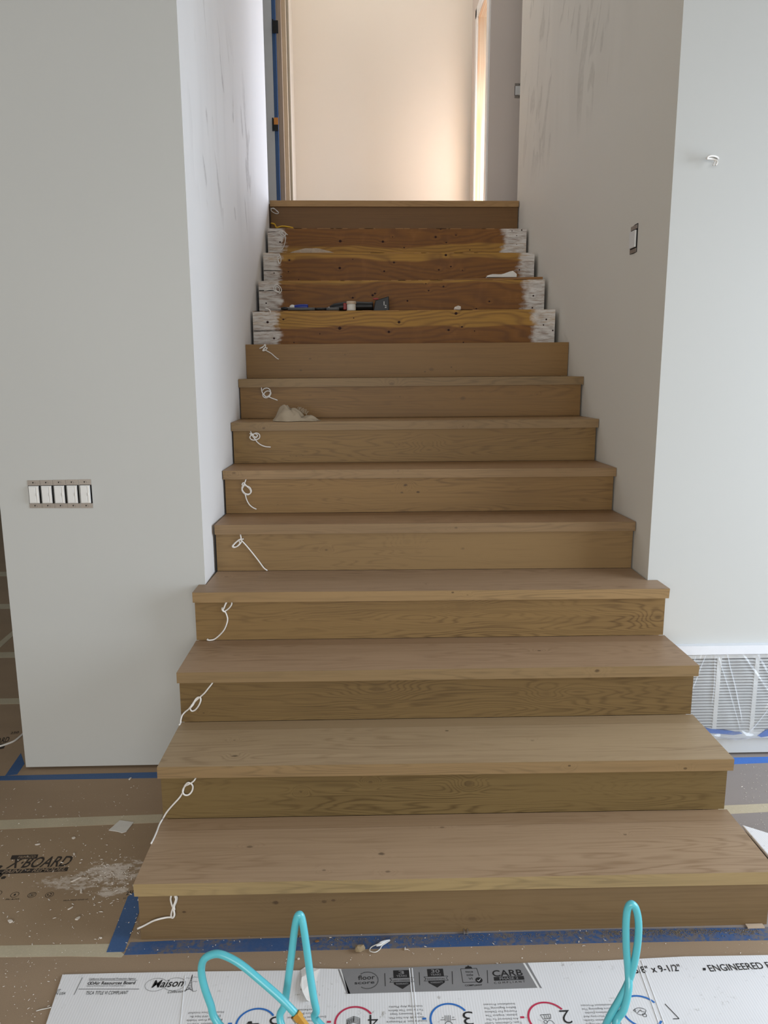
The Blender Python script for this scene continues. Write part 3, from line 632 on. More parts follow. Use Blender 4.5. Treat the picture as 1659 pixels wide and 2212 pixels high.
for k in range(10, 14):
    y = YR(k)-0.0597; xl, xr = RX[k]; zl, zr = RZ[k]; zb = RZ[k-1][0]-0.012
    kn = [(atY(px, py, y)[0], atY(px, py, y)[2], r_*0.00052) for px, py, r_ in RKN[k][:9]]
    mt = rough_board('stained_board_%d' % k, k*1.7, xl, xr, kn, atY(WHT[k][0], 700, y)[0], atY(WHT[k][1], 700, y)[0], *BAND[k])
    v = [(xl, y, zb), (xr, y, zb), (xr, y+.03, zb), (xl, y+.03, zb), (xl, y, zl), (xr, y, zr), (xr, y+.03, zr), (xl, y+.03, zl)]
    b = mesh('bare_riser', v, BF, mt, st, bevel=0.0012, label='bare stained softwood riser with white primed ends')
    hm = MB()
    for px, py, r_ in RKN[k]:
        c = atY(px, py, y); rr = r_*0.00046
        n_ = 9; ring_ = [(c[0]+rr*math.cos(a)*(1+.25*random.random()), y-.0006, c[2]+rr*math.sin(a)*(1+.2*random.random())) for a in np.linspace(0, 6.283, n_+1)[:-1]]
        rin = [(c[0]+(q[0]-c[0])*.55, y-.0002, c[2]+(q[2]-c[2])*.55) for q in ring_]
        hm.add(ring_+rin, [(i, (i+1) % n_, n_+(i+1) % n_, n_+i) for i in range(n_)]+[tuple(range(n_, 2*n_))])
    hm.build('nail_holes', plain('dark_knot_%d' % k, (44, 16, 10), 0.8), b, kind='stuff')
    # splits running in from the left end
    cr = MB()
    z_ = zb+(zl-zb)*(0.48 if k in (10, 12) else 0.72)
    if k != 13: cr.add([(xl+.002, y-.0006, z_), (xl+.10+.05*(k % 3), y-.0006, z_+.002), (xl+.10+.05*(k % 3), y-.0006, z_+.0035), (xl+.002, y-.0006, z_+.0045)], [(0, 1, 2, 3)])
    else: cr.add([(xl+.002, y-.0006, z_+.03), (xl+.07, y-.0006, z_+.036), (xl+.07, y-.0006, z_+.037), (xl+.002, y-.0006, z_+.033)], [(0, 1, 2, 3)])
    cr.build('crack', M['gap'], b)
    ytb = YR(k+1)-0.0597 if k < 13 else YR(14)-.001
    v = [(xl, y+.0305, zl-.03), (xr, y+.0305, zr-.03), (xr, ytb, zr-.03), (xl, ytb, zl-.03), (xl, y+.0305, zl), (xr, y+.0305, zr), (xr, ytb, zr), (xl, ytb, zl)]
    mesh('bare_tread', v, BF, mt, st)
    # slivers of plaster-white edge left on the board's top arris
    ch = MB()
    for i in range(16):
        a = xl+random.random()*(xr-xl-.12); L = .02+random.random()*.09; zz = np.interp(a, [xl, xr], [zl, zr])
        ch.add(bv(a, a+L, y-.0008, y+.004, zz-.0016, zz+.0006), BF)
    ch.build('splintered_edge', plain('pale_splinter_%d' % k, (176, 132, 84), 0.8), b, kind='stuff')
mesh('bare_tread', bv(-.68, .905, YR(9)+.021, YR(10)-.0597, 1.555, 1.578), BF, M['shim'], st)
# landing nosing and top riser
v = [(-.6970, YR(14)-.0156, 2.487), (.9171, YR(14)-.0156, 2.4868), (.9171, 5.398, 2.487), (-.6970, 5.398, 2.487), (-.6966, YR(14)-.0156, 2.5245), (.9171, YR(14)-.0156, 2.5244), (.9171, 5.398, 2.5245), (-.6966, 5.398, 2.5245)]
mesh('landing_nosing', v, BF, oak('oak_landing_nosing', 77.0, [], .5, light=(166, 130, 84), dark=(118, 88, 52)), st, bevel=0.0012)
mesh('riser', bv(-.694, .915, YR(14), YR(14)+.02, 2.302, 2.4865), BF, oak('oak_riser_14', 81.0, [], RST[14][0], light=RST[14][2], dark=RST[14][3], freq=.8), st)
# ------------------------------------------------------------------ cables hanging out of the risers
def cable(k, origin, s_, paths, y, label, mat='wire', r=0.0025, zfloor=None, name='cable', group='cables left for step lights'):
    e = empty(name, (0, 0, 0), label, 'cable', group)
    first = True; mbx = MB(); allp = []
    for j, pth in enumerate(paths):
        pts = []
        for i, (a, b) in enumerate(pth):
            px, py = origin[0]+a/s_, origin[1]+b/s_
            off = 0.0035+0.0055*(0.5+0.5*math.sin(i*1.3+j*2.0))
            p_ = atY(px, py, y-off)
            if zfloor is not None and p_[2] < zfloor+r: p_ = atZ(px, py, zfloor+r+.0005)
            pts.append(p_)
        if j == 0: pts = [pts[0]+np.array([0, .022, .004]), *pts]   # comes out of the hole in the riser
        mbx.add(*tube(pts, r, 4, 8)); allp += pts
    c = np.array(allp).mean(0); e.location = tuple(c); ORG[e.name] = c
    mbx.build('cord', M[mat], e, smooth=True)
    return e
ORD = ['lowest', 'second', 'third', 'fourth', 'fifth', 'sixth', 'seventh', 'eighth', 'ninth']
c1 = ((270, 1740), 6.91); c2 = ((320, 1530), 8.506); c3 = ((360, 1360), 10.057); c4 = ((400, 1210), 11.64); c5 = ((440, 980), 7.9); c6 = ((480, 730), 7.9); c7 = ((530, 420), 4.74)
cable(1, *c1, [[(745, 1345), (760, 1400), (725, 1500), (695, 1600), (690, 1660), (715, 1675), (738, 1630), (725, 1550), (700, 1480), (682, 1400), (690, 1345)], [(738, 1560), (735, 1500), (765, 1430), (775, 1370), (748, 1345)], [(705, 1668), (640, 1668), (560, 1682), (470, 1705), (400, 1732), (290, 1790), (185, 1840)]], YR(1), 'white cable with twisted loop at the lowest riser, tail pointing left')
k2p = [(870, 1290), (820, 1350), (740, 1400), (690, 1420), (645, 1480), (637, 1540), (670, 1590), (740, 1590), (800, 1530), (822, 1450), (800, 1395), (740, 1365), (690, 1400), (655, 1470), (630, 1560), (560, 1660), (440, 1790), (340, 1910), (265, 2035)]
e2 = cable(2, *c2, [k2p, [(265, 2035), (205, 2140), (160, 2262), (104, 2390), (55, 2485)]], YR(2), 'white cable with one knot at the second riser, tail over the lowest tread edge', zfloor=0.178)
cable(3, *c3, [[(1000, 1150), (900, 1280), (820, 1380), (720, 1470), (620, 1560), (570, 1640), (525, 1690), (515, 1730), (550, 1770), (620, 1745), (690, 1660), (735, 1560), (737, 1490), (700, 1465), (640, 1500), (580, 1590), (510, 1690), (470, 1735), (400, 1790), (340, 1860), (310, 1950), (300, 2030), (272, 2072)]], YR(3), 'white cable with slim knot at the third riser, lower left of it', zfloor=0.354)
cable(4, *c4, [[(1030, 1055), (985, 1170), (955, 1240), (975, 1285), (1030, 1265), (1110, 1200), (1165, 1120), (1172, 1060)], [(1045, 1060), (1005, 1140), (968, 1230), (935, 1195), (932, 1250), (965, 1290), (1010, 1310), (1050, 1400), (1066, 1490), (1045, 1600), (980, 1750), (870, 1880), (740, 1985), (650, 2010), (590, 2012), (555, 2005), (575, 1985)]], YR(4), 'white cable curling down in an arc below the fourth tread', zfloor=0.532)
cable(5, *c5, [[(628, 1380), (637, 1450), (600, 1470), (530, 1530), (490, 1580), (520, 1602), (590, 1570), (640, 1510), (635, 1470), (570, 1500), (510, 1560), (505, 1590), (560, 1588), (615, 1530), (610, 1475), (680, 1455)], [(640, 1475), (720, 1560), (820, 1680), (930, 1820), (1010, 1930), (1043, 1965), (1085, 1993)]], YR(5), 'white cable with bow-like knot and straight tail slanting right at the fifth riser')
cable(6, *c5, [[(722, 438), (692, 520), (668, 580), (652, 620), (690, 680), (760, 702), (812, 650), (790, 580), (740, 552), (690, 545), (655, 530), (680, 495), (730, 550), (790, 610), (798, 670), (750, 690), (690, 665), (652, 590), (680, 520)], [(700, 670), (715, 720), (735, 790), (780, 870), (840, 920), (900, 948)]], YR(6), 'white cable in double oval loop at the sixth riser')
cable(7, *c6, [[(485, 1598), (520, 1660), (570, 1692), (602, 1672), (580, 1640), (520, 1640), (472, 1690), (500, 1735), (560, 1742), (632, 1710), (635, 1650), (580, 1622), (530, 1650), (545, 1700), (590, 1700)], [(470, 1625), (520, 1680), (565, 1735), (600, 1780), (660, 1825), (740, 1855), (828, 1862)]], YR(7), 'white cable in flat coil at the seventh riser under the rag')
cable(8, *c6, [[(670, 846), (680, 920), (720, 980), (760, 1002), (810, 970), (822, 900), (780, 858), (720, 862), (690, 895)], [(690, 960), (700, 1000), (740, 1022), (800, 1002), (832, 940), (800, 907), (750, 912), (712, 955), (735, 1000), (790, 1003), (850, 1030), (905, 1048), (945, 1065)]], YR(8), 'white cable in round coil at the eighth riser above the rag')
cable(9, *c6, [[(725, 118), (690, 160), (640, 180), (680, 158), (742, 122), (722, 178), (690, 215), (725, 215), (768, 175), (740, 168), (700, 190), (740, 213)], [(735, 208), (830, 260), (900, 320), (940, 352), (965, 365)]], YR(9), 'white cable in tight bunch at the top edge of the ninth riser')
yb_ = lambda k: YR(k)-0.0597
cable(10, *c7, [[(250, 1222), (258, 1205), (245, 1180), (222, 1170), (205, 1166)]], yb_(10), 'short white cable end in a hole of the lowest bare riser')
cable(11, *c7, [[(345, 1018), (370, 985), (355, 945), (322, 925), (290, 950), (300, 985), (342, 1002), (346, 960), (318, 940), (308, 975), (365, 1013)], [(340, 1005), (300, 982), (255, 975), (192, 984)]], yb_(11), 'white cable loop on the bare riser behind the tools, tail left')
cable(12, *c7, [[(345, 612), (362, 640), (336, 660), (340, 700), (356, 705), (366, 660), (350, 630), (330, 650), (345, 690), (350, 714)]], yb_(12), 'small white cable bundle on the third bare riser')
cable(13, *c7, [[(430, 412), (390, 378), (355, 376), (360, 410), (395, 430), (415, 405), (385, 375), (375, 400), (410, 430), (408, 480), (395, 530), (370, 572)]], yb_(13), 'white cable loop with hanging tail on the uppermost bare riser')
cable(14, *c7, [[(262, 142), (300, 150), (340, 185), (322, 198), (280, 180), (262, 155), (290, 140), (332, 182)]], YR(14), 'white cable loop on the top oak riser beneath the landing')
cable(15, *c7, [[(268, 296), (300, 305), (320, 338), (370, 326), (430, 330), (490, 343)]], YR(14)-.06, 'yellow cable on the uppermost bare tread by the left wall', mat='yellow', r=.0045, group=None)
# cable holes in the bare boards
# ------------------------------------------------------------------ things on the steps
# crumpled rag
def rag():
    z0 = 1.2425; a = atY(591, 905, 3.47); b = atY(690, 905, 3.47); xc = (a[0]+b[0])/2; hw = (b[0]-a[0])/2
    nx, ny = 44, 22; v = []; f = []
    rnd = random.Random(3)
    for j in range(ny+1):
        for i in range(nx+1):
            u = i/nx*2-1; w_ = j/ny*2-1
            x = xc+hw*u*(1-.15*w_*w_); y = 3.475+.055*w_*(1-.35*max(0, u))
            hump = .066*math.exp(-((u+.52)/.34)**2)+.038*math.exp(-((u+.02)/.26)**2)+.020*math.exp(-((u-.62)/.33)**2)
            edge = max(0, 1-abs(w_)**3.0)*max(0, 1-abs(u)**7)
            fold = .0045*math.sin(7*u+6*w_+2.0*math.sin(3*w_))+.0025*math.sin(15*u-11*w_)-.020*math.exp(-((u+.30+.22*w_)/.05)**2)*max(0, 1-abs(w_))-.010*math.exp(-((u-.30-.2*w_)/.05)**2)
            h = max(.0015, (hump+fold)*edge)
            v.append((x+.008*math.sin(7*w_+3*u), y+.008*math.sin(5*u), z0+h))
    for j in range(ny):
        for i in range(nx):
            k = j*(nx+1)+i; f.append((k, k+1, k+nx+2, k+nx+1))
    n0 = len(v); v += [(x, y, z0-.0005) for x, y, z in v]
    for j in range(ny):
        for i in range(nx):
            k = n0+j*(nx+1)+i; f.append((k, k+nx+1, k+nx+2, k+1))
    bd = [i for i in range(nx+1)]+[j*(nx+1)+nx for j in range(1, ny+1)]+[ny*(nx+1)+i for i in range(nx-1, -1, -1)]+[j*(nx+1) for j in range(ny-1, 0, -1)]
    for a_, b_ in zip(bd, bd[1:]+bd[:1]): f.append((a_, b_, n0+b_, n0+a_))
    o = mesh('rag', v, f, M['rag'], smooth=True, label='crumpled beige cloth rag with frayed edge on the seventh oak tread', cat='rag')
    fm = MB()
    for i in range(26):
        t = i/25; x = xc+hw*(.02+.42*t); y = 3.50+.01*rnd.random(); z = z0+.040-.020*t+.006*rnd.random()
        fm.add(*tube([(x, y, z), (x+.004*rnd.uniform(-1, 1), y+.003, z+.008), (x+.012*rnd.random(), y+.004, z+.012+.006*rnd.random())], .0009, 2, 5))
    fm.build('fringe', M['rag'], o, kind='stuff')
rag()
# tools on the lowest bare tread
ZT = 1.7665
def lx(px, Y): return atY(px, 665, Y)[0]
YT = 4.235
e = empty('needle_nose_pliers', (lx(660, YT), YT, ZT), 'long pliers with grey and black grips lying at the tread edge', 'pliers')
mbx = MB(); mbx.add(*tube([(lx(577, YT), YT, ZT+.012), (lx(600, YT), YT, ZT+.010), (lx(612, YT), YT, ZT+.010)], .003, 3, 8, radii=([0, 1], [.0015, .005])))
mbx.add(*tube([(lx(578, YT), YT+.004, ZT+.006), (lx(600, YT), YT+.006, ZT+.006), (lx(612, YT), YT+.006, ZT+.006)], .003, 3, 8, radii=([0, 1], [.0015, .005])))
mbx.build('jaws', M['steel'], e, smooth=True)
MB().add(*tube([(lx(607, YT), YT, ZT+.010), (lx(615, YT), YT, ZT+.0105), (lx(624, YT), YT, ZT+.009)], .009, 3, 10, radii=([0, .5, 1], [.006, .0095, .006]))).build('pivot', M['black'], e, smooth=True)
for j, dy in ((0, 0), (1, .022)):
    MB().add(*tube([(lx(622, YT), YT+dy*.3, ZT+.009), (lx(650, YT), YT+dy, ZT+.0085), (lx(680, YT), YT+dy, ZT+.0085)], .0075, 3, 10)).build('grip', M['grey_pl'], e, smooth=True)
    MB().add(*tube([(lx(679, YT), YT+dy, ZT+.0085), (lx(706, YT), YT+dy, ZT+.0085)], .007, 3, 10)).build('handle', M['black'], e, smooth=True)
    MB().add(*tube([(lx(705, YT), YT+dy, ZT+.0085), (lx(732, YT), YT+dy*.9, ZT+.0085)], .0078, 3, 10)).build('grip', M['grey_pl'], e, smooth=True)
YS = 4.30
e = empty('screwdriver', (lx(640, YS), YS, ZT), 'blue handled screwdriver with white collar lying behind the pliers', 'screwdriver')
MB().add(*tube([(lx(600, YS), YS, ZT+.016), (lx(625, YS), YS, ZT+.020), (lx(630, YS), YS, ZT+.021)], .003, 2, 8)).build('shaft', M['steel'], e, smooth=True)
MB().add(*tube([(lx(626, YS), YS, ZT+.022), (lx(630, YS), YS, ZT+.023), (lx(634, YS), YS, ZT+.023), (lx(637, YS), YS, ZT+.023)], .01, 3, 12, radii=([0, .3, .6, 1], [.006, .0125, .0125, .009]))).build('collar', M['white_pl'], e, smooth=True)
MB().add(*tube([(lx(634, YS), YS, ZT+.023), (lx(645, YS), YS, ZT+.024), (lx(657, YS), YS, ZT+.024), (lx(664, YS), YS, ZT+.023), (lx(666, YS), YS, ZT+.023)], .012, 3, 14, radii=([0, .3, .75, .95, 1], [.009, .0135, .0145, .012, .006]))).build('handle', M['blue_pl'], e, smooth=True)
YJ = 4.255
e = empty('jar', (lx(759, YJ), YJ, ZT), 'small white labelled jar with beige lid in front of the black power tool', 'jar')
xj = lx(759, YJ)
def lathe(cx, cy, prof_, n=24):
    v = []; f = []
    for r_, z in prof_:
        for i in range(n): a = 2*math.pi*i/n; v.append((cx+r_*math.cos(a), cy+r_*math.sin(a), z))
    for j in range(len(prof_)-1):
        for i in range(n): f.append((j*n+i, j*n+(i+1) % n, (j+1)*n+(i+1) % n, (j+1)*n+i))
    f.append(tuple(range(n-1, -1, -1))); f.append(tuple((len(prof_)-1)*n+i for i in range(n))); return v, f
MB().add(*lathe(xj, YJ, [(.020, ZT), (.0235, ZT+.003), (.0235, ZT+.032), (.021, ZT+.035)])).build('body', M['label'], e, smooth=False)
MB().add(*lathe(xj, YJ, [(.0255, ZT+.0345), (.0262, ZT+.037), (.0262, ZT+.047), (.0245, ZT+.049)])).build('lid', M['lid'], e)
YM = 4.345
e = empty('oscillating_tool', (lx(790, YM), YM, ZT), 'black cordless oscillating power tool lying on the lowest bare tread', 'power tool')
px_body = [(713, .016, .013), (722, .020, .022), (735, .024, .024), (752, .027, .026), (775, .028, .025), (795, .028, .022), (806, .029, .023)]
MB().add(*tube([(lx(a, YM), YM, ZT+.002+z) for a, z, r_ in px_body], .02, 3, 14, radii=(np.linspace(0, 1, 7), [r_ for a, z, r_ in px_body]))).build('housing', M['black'], e, smooth=True)
x0, x1 = lx(806, YM), lx(840.5, YM)
bt = mesh('battery', [(x0, YM-.035, ZT), (x1, YM-.035, ZT), (x1, YM+.035, ZT), (x0, YM+.035, ZT), (x0+.012, YM-.033, ZT+.058), (x1-.002, YM-.033, ZT+.080), (x1-.002, YM+.033, ZT+.080), (x0+.012, YM+.033, ZT+.058)], BF, M['black'], e, bevel=.004)
lb = MB(); put_text(lb, '5.0', np.array([x1-.016, YM-.0353, ZT+.018]), np.array([x1-.016, YM-.0348, ZT+.034]), .008, (0, -1, 0), .02); lb.box(x1-.030, x1-.027, YM-.0362, YM-.0352, ZT+.032, ZT+.052)
lb.build('lettering', M['ink_white'], bt)
box('red_release', x0-.001, x0+.028, YM-.034, YM-.02, ZT+.062, ZT+.070, M['red'], e, bevel=.002)
box('red_collar', lx(742, YM), lx(749, YM), YM-.028, YM-.02, ZT+.010, ZT+.045, M['red'], e, bevel=.003)
MB().add(*cyl((lx(713, YM), YM, ZT+.018), (lx(709, YM), YM, ZT+.018), .012, .008)).build('chuck', M['steel'], e)
# curved scrap on the bare tread twelve, thin board and crumpled paper on eleven
Yp = 4.78
a = lx(629, Yp); b = lx(728, Yp); n = 14; v = []; f = []
for i in range(n+1):
    t = i/n; x = a+(b-a)*t; h = 2.1245+.022*math.sin(math.pi*min(1, t*1.05))**.8
    for y in (Yp-.04, Yp+.04): v += [(x, y, 2.124), (x, y, h+.006*math.sin(math.pi*t)*(1+.3*math.sin(23*t))+.0008)]
for i in range(n):
    q = i*4; f += [(q, q+4, q+5, q+1), (q+2, q+3, q+7, q+6), (q+1, q+5, q+7, q+3), (q, q+2, q+6, q+4)]
f += [(0, 1, 3, 2), (4*n, 4*n+2, 4*n+3, 4*n+1)]
mesh('board_offcut', v, f, plain('weathered_offcut', (176, 160, 142), .8, var=.3, scale=60), label='bowed grey-white offcut lying on the third bare tread', cat='offcut')
Yp = 4.50; a = lx(944, Yp); b = lx(1166, Yp)
mesh('thin_board', [(a, Yp-.05, 1.9445), (b, Yp-.05, 1.9465), (b, Yp+.05, 1.9465), (a, Yp+.05, 1.9445), (a, Yp-.05, 1.9475), (b, Yp-.05, 1.9605), (b, Yp+.05, 1.9605), (a, Yp+.05, 1.9475)], BF, M['shim'], label='thin brown board lying along the right of the second bare tread', cat='board')
v = []; f = []
a = lx(1050, Yp); b = lx(1112, Yp); n = 10
for i in range(n+1):
    t = i/n; x = a+(b-a)*t; h = 1.961+.004+.026*t+.004*math.sin(9*t)
    if i == n: h -= .012
    for y, dz in ((Yp-.03, -.003), (Yp, .006), (Yp+.03, 0)): v.append((x, y, max(1.9615, h+dz))); 
for i in range(n):
    q = i*3; f += [(q, q+3, q+4, q+1), (q+1, q+4, q+5, q+2)]
n0 = len(v); v += [(x, y, 1.9612) for x, y, z in v]; f += [tuple(n0+i for i in reversed(q)) for q in f[:]]
bd = [i*3 for i in range(n+1)]+[n*3+1, n*3+2]+[i*3+2 for i in range(n-1, -1, -1)]+[1]
f += [(p_, q_, n0+q_, n0+p_) for p_, q_ in zip(bd, bd[1:]+bd[:1])]
mesh('crumpled_paper', v, f, M['label'], label='crumpled white paper scrap on the thin brown board', cat='paper')
c = atY(988, 666, 4.39)
bm = bmesh.new(); bmesh.ops.create_icosphere(bm, subdivisions=2, radius=.018)
vs_ = [tuple(np.array(q.co)*(1+.25*random.uniform(-1, 1))+np.array([c[0], 4.37, ZT+.016])) for q in bm.verts]; fs_ = [tuple(q.index for q in p_.verts) for p_ in bm.faces]; bm.free()
mesh('plaster_lump', vs_, fs_, M['pale'], label='small white plaster lump on the lowest bare tread right of the tools', cat='debris')
# ------------------------------------------------------------------ switches and wall details
def switch(x0, x1, z0, z1, Yw, label, i=0, group=None):
    """device without cover plate in a wall facing -Y"""
    w_ = x1-x0; e = empty('light_switch', ((x0+x1)/2, Yw, z0), label, 'light switch', group)
    zm0, zm1 = z0+(z1-z0)*.165, z0+(z1-z0)*.815
    for za, zb_ in ((z0, zm0), (zm1, z1)): box('mounting_strap', x0, x1-.0008, Yw-.0018, Yw-.0003, za, zb_, M['steel'], e)
    box('box_gap', x0+.0005, x1-.0005, Yw-.0006, Yw-.0001, zm0, zm1, M['gap'], e)
    box('frame', x0+.004, x1-.0055, Yw-.007, Yw-.0008, zm0+.0015, zm1-.0015, M['white_pl'], e, bevel=.0012)
    box('rocker', x0+.006, x0+w_*.66, Yw-.0105, Yw-.0072, zm0+.005, zm1-.005, M['white_pl'], e, bevel=.0015)
    sl = box('slider_track', x0+w_*.70, x1-.0065, Yw-.0098, Yw-.0072, zm0+.004, zm1-.004, M['white_gloss'], e, bevel=.0008)
    box('slider', x0+w_*.72, x1-.009, Yw-.0125, Yw-.0099, (zm0+zm1)/2-.004, (zm0+zm1)/2+.006, M['white_gloss'], sl, bevel=.0008)
    for zz in ((z0+zm0)/2, (zm1+z1)/2):
        MB().add(*cyl((x0+w_*.56, Yw-.0018, zz), (x0+w_*.56, Yw-.0045, zz), .0035, .0028, 10)).build('screw', M['steel'], e)
        MB().add(*cyl((x0+w_*.45, Yw-.0017, zz+.0005), (x0+w_*.45, Yw-.0021, zz+.0005), .0026, .0026, 10)).build('screw_slot', M['gap'], e)
    return e
nm = ['leftmost', 'second from left', 'middle', 'fourth from left', 'rightmost']
for i in range(5):
    pa = atY(59+i*27.6, 1037.5-.5*i, YWL); pb = atY(59+(i+1)*27.6, 1037.5-.5*i, YWL); pc = atY(59+i*27.6, 1097.5, YWL)
    switch(pa[0]+(.0012 if i == 4 else 0), pb[0], pc[2], pa[2], YWL, 'white dimmer switch without cover plate, %s of five in the left wall' % nm[i], i, 'five dimmer switches in the left wall')
pa = atY(1112, 180, 5.86); pb = atY(1127, 212, 5.86)
switch(pa[0], pa[0]+.072, pb[2], pa[2], 5.86, 'white switch without cover plate upstairs, half hidden by the stair wall')
# switch in the right stair wall (faces -X)
pa = atX(1364, 487, .9325); ysw = atX(1371, 520, .9325)[1]; z1 = atX(1371, 487, .9325)[2]; z0 = atX(1371, 547, .9325)[2]; ya = atX(1378, 520, .9325)[1]; yb2 = atX(1363, 520, .9325)[1]
xw = min(wr_x(ya), wr_x(yb2))
e = empty('light_switch', (xw, ysw, z0), 'white switch in a ragged cutout of the right stair wall', 'light switch')
rg = MB(); n = 18
pts = [(ya+(yb2-ya)*t+.0015*random.uniform(-1, 1), z0+.002*random.uniform(-1, 1)) for t in np.linspace(0, 1, 5)]+[(yb2+.001*random.uniform(-1, 1), z) for z in np.linspace(z0, z1, 6)[1:-1]]+[(ya+(yb2-ya)*t, z1+.003*random.uniform(-1, 1)) for t in np.linspace(1, 0, 5)]+[(ya+.001*random.uniform(-1, 1), z) for z in np.linspace(z1, z0, 6)[1:-1]]
rg.add([(xw-.0006, y, z) for y, z in pts], [tuple(range(len(pts)))]); rg.build('box_gap', M['gap'], e)
dz = z1-z0
box('mounting_strap', xw-.003, xw-.001, ya+.006, yb2-.004, z0+.002, z0+dz*.16, M['steel'], e); box('mounting_strap', xw-.003, xw-.001, ya+.006, yb2-.004, z1-dz*.16, z1-.002, M['steel'], e)
box('rocker', xw-.0075, xw-.001, ya+.012, yb2-.004, z0+dz*.2, z1-dz*.2, M['white_pl'], e, bevel=.0015)
# cable stub poking out of the right wall
sp = lambda px, py, d: atY(px, py, YWR-d)
e = empty('cable_stub', tuple(sp(1540, 345, 0)), 'short bent white cable stub poking from the right wall', 'cable')
MB().add(*tube([sp(1552, 344, -.01), sp(1550, 340, .012), sp(1543, 337, .03), sp(1533, 337, .04), sp(1527, 342, .045), sp(1536, 343, .03), sp(1546, 346, .03), sp(1549, 351, .035), sp(1546, 357, .04)], .0032, 4, 8)).add(*tube([sp(1547, 346, .03), sp(1543, 352, .035), sp(1541, 357, .04)], .0025, 3, 8)).build('cord', M['wire'], e, smooth=True)
# ------------------------------------------------------------------ return-air grille under plastic film, right wall
zt, zb = atY(1600, 1412, YWR)[2], atY(1600, 1592, YWR)[2]
gx0, gx1 = 1.04, 1.66
e = empty('return_air_grille', ((gx0+gx1)/2, YWR, zb), 'white louvred return-air grille low in the right wall, behind plastic film', 'vent')
box('duct', gx0+.02, gx1-.02, YWR-.003, YWR-.001, zb+.025, zt-.012, M['dark'], e)
mb = MB().box(gx0, gx1, YWR-.010, YWR-.0005, zb, zb+.027).box(gx0, gx1, YWR-.010, YWR-.0005, zt-.014, zt).box(gx0, gx0+.022, YWR-.010, YWR-.0005, zb+.027, zt-.014).box(gx1-.022, gx1, YWR-.010, YWR-.0005, zb+.027, zt-.014)
mb.build('frame', M['vent'], e)
xm = [px2X(px, 1510, YWR) for px in (1471, 1545, 1626, 1707)]
for x in xm:
    if gx0+.03 < x < gx1-.03: box('mullion', x-.008, x+.008, YWR-.0105, YWR-.003, zb+.027, zt-.014, M['vent'], e)
zz = zb+.0285; nsl = 0
while zz < zt-.016:
    mesh('louvre', [(gx0+.022, YWR-.011, zz), (gx1-.022, YWR-.011, zz), (gx1-.022, YWR-.0036, zz+.0050), (gx0+.022, YWR-.0036, zz+.0050), (gx0+.022, YWR-.0115, zz+.0012), (gx1-.022, YWR-.0115, zz+.0012), (gx1-.022, YWR-.0036, zz+.0062), (gx0+.022, YWR-.0036, zz+.0062)], BF, M['vent'], e)
    zz += .0118
# film: a gathered sheet hung from the top tape
fx0, fx1 = 1.06, 1.60; nx, nz = 240, 50; ztf = zt+.012; zbf = zb-.002
v = []; f = []
foldsx = [(1.118, .006, -.10, .45), (1.155, .005, -.12, .5), (1.190, .0032, 0.0, .62), (1.197, .0034, .125, .95), (1.232, .0045, .10, .85), (1.287, .0055, .26, .9), (1.345, .005, .2, .6), (1.40, .006, .22, .9), (1.47, .006, .2, 1.), (1.53, .006, -.2, 1.)]
rnd = random.Random(5)
for j in range(nz+1):
    t = j/nz
    for i in range(nx+1):
        x = fx0+(fx1-fx0)*i/nx; d = .0135+.010*math.sin(math.pi*t)
        for (cx, wd, sl, tm) in foldsx:
            xx = cx+sl*t; d += .0085*math.exp(-((x-xx)/wd)**2)*max(0, min(1, (tm-t)*6))
        d += .0016*math.sin(60*x+7*math.sin(5*t))*(1-t)**2+.0012*math.sin(23*x+15*t+3*math.sin(13*x))
        v.append((x, YWR-d, ztf+(zbf-ztf)*t-.006*math.sin(3*x*6)*t*t))
for j in range(nz):
    for i in range(nx):
        k = j*(nx+1)+i; f.append((k, k+1, k+nx+2, k+nx+1))
fo = mesh('plastic_film', v, f, M['film'], smooth=True, label='wrinkled clear plastic film hung over the grille in the right wall', cat='film')
zt2 = atY(1600, 1389, YWR)[2]
box('masking_tape', fx0-.03, fx1+.08, YWR-.0265, YWR-.0003, ztf-.004, zt2, M['whitetape'], label='white tape band holding the plastic film above the grille', cat='tape')
# blue tape and bunched film below the grille
def wallstrip(name, pxs, d, mat, **kw):
    P_ = [atY(px, py, YWR) for px, py in pxs]; n = len(P_)
    v = [(p_[0], YWR-d, p_[2]) for p_ in P_]+[(p_[0], YWR-.0003, p_[2]) for p_ in P_]
    return mesh(name, v, [tuple(range(n)), tuple(range(2*n-1, n-1, -1))]+[(i, (i+1) % n, n+(i+1) % n, n+i) for i in range(n)], mat, **kw)
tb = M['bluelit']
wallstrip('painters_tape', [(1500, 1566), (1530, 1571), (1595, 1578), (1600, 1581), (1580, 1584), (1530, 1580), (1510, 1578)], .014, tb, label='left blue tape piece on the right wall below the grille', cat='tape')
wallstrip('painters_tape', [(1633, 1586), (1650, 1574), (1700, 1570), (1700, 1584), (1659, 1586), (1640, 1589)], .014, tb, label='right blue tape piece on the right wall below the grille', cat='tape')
v = []; f = []; n = 26
for i in range(n+1):
    t = i/n; pa = atY(1525+110*t, 1580+2*t-8*math.exp(-((t-.62)/.16)**2), YWR); pb = atY(1535+98*t, 1586+9*math.sin(math.pi*min(1, t*1.1)*.9)*.9+t*1, YWR)
    for s_ in (0, .33, .66, 1):
        p_ = pa*(1-s_)+pb*s_; v.append((p_[0], YWR-.016-.010*math.sin(math.pi*s_)*(1+.3*math.sin(20*t)), p_[2]))
for i in range(n):
    for s_ in range(3): k = i*4+s_; f.append((k, k+4, k+5, k+1))
mesh('plastic_film', v, f, M['film'], smooth=True, label='bunched lower hem of plastic film over the blue tape', cat='film')
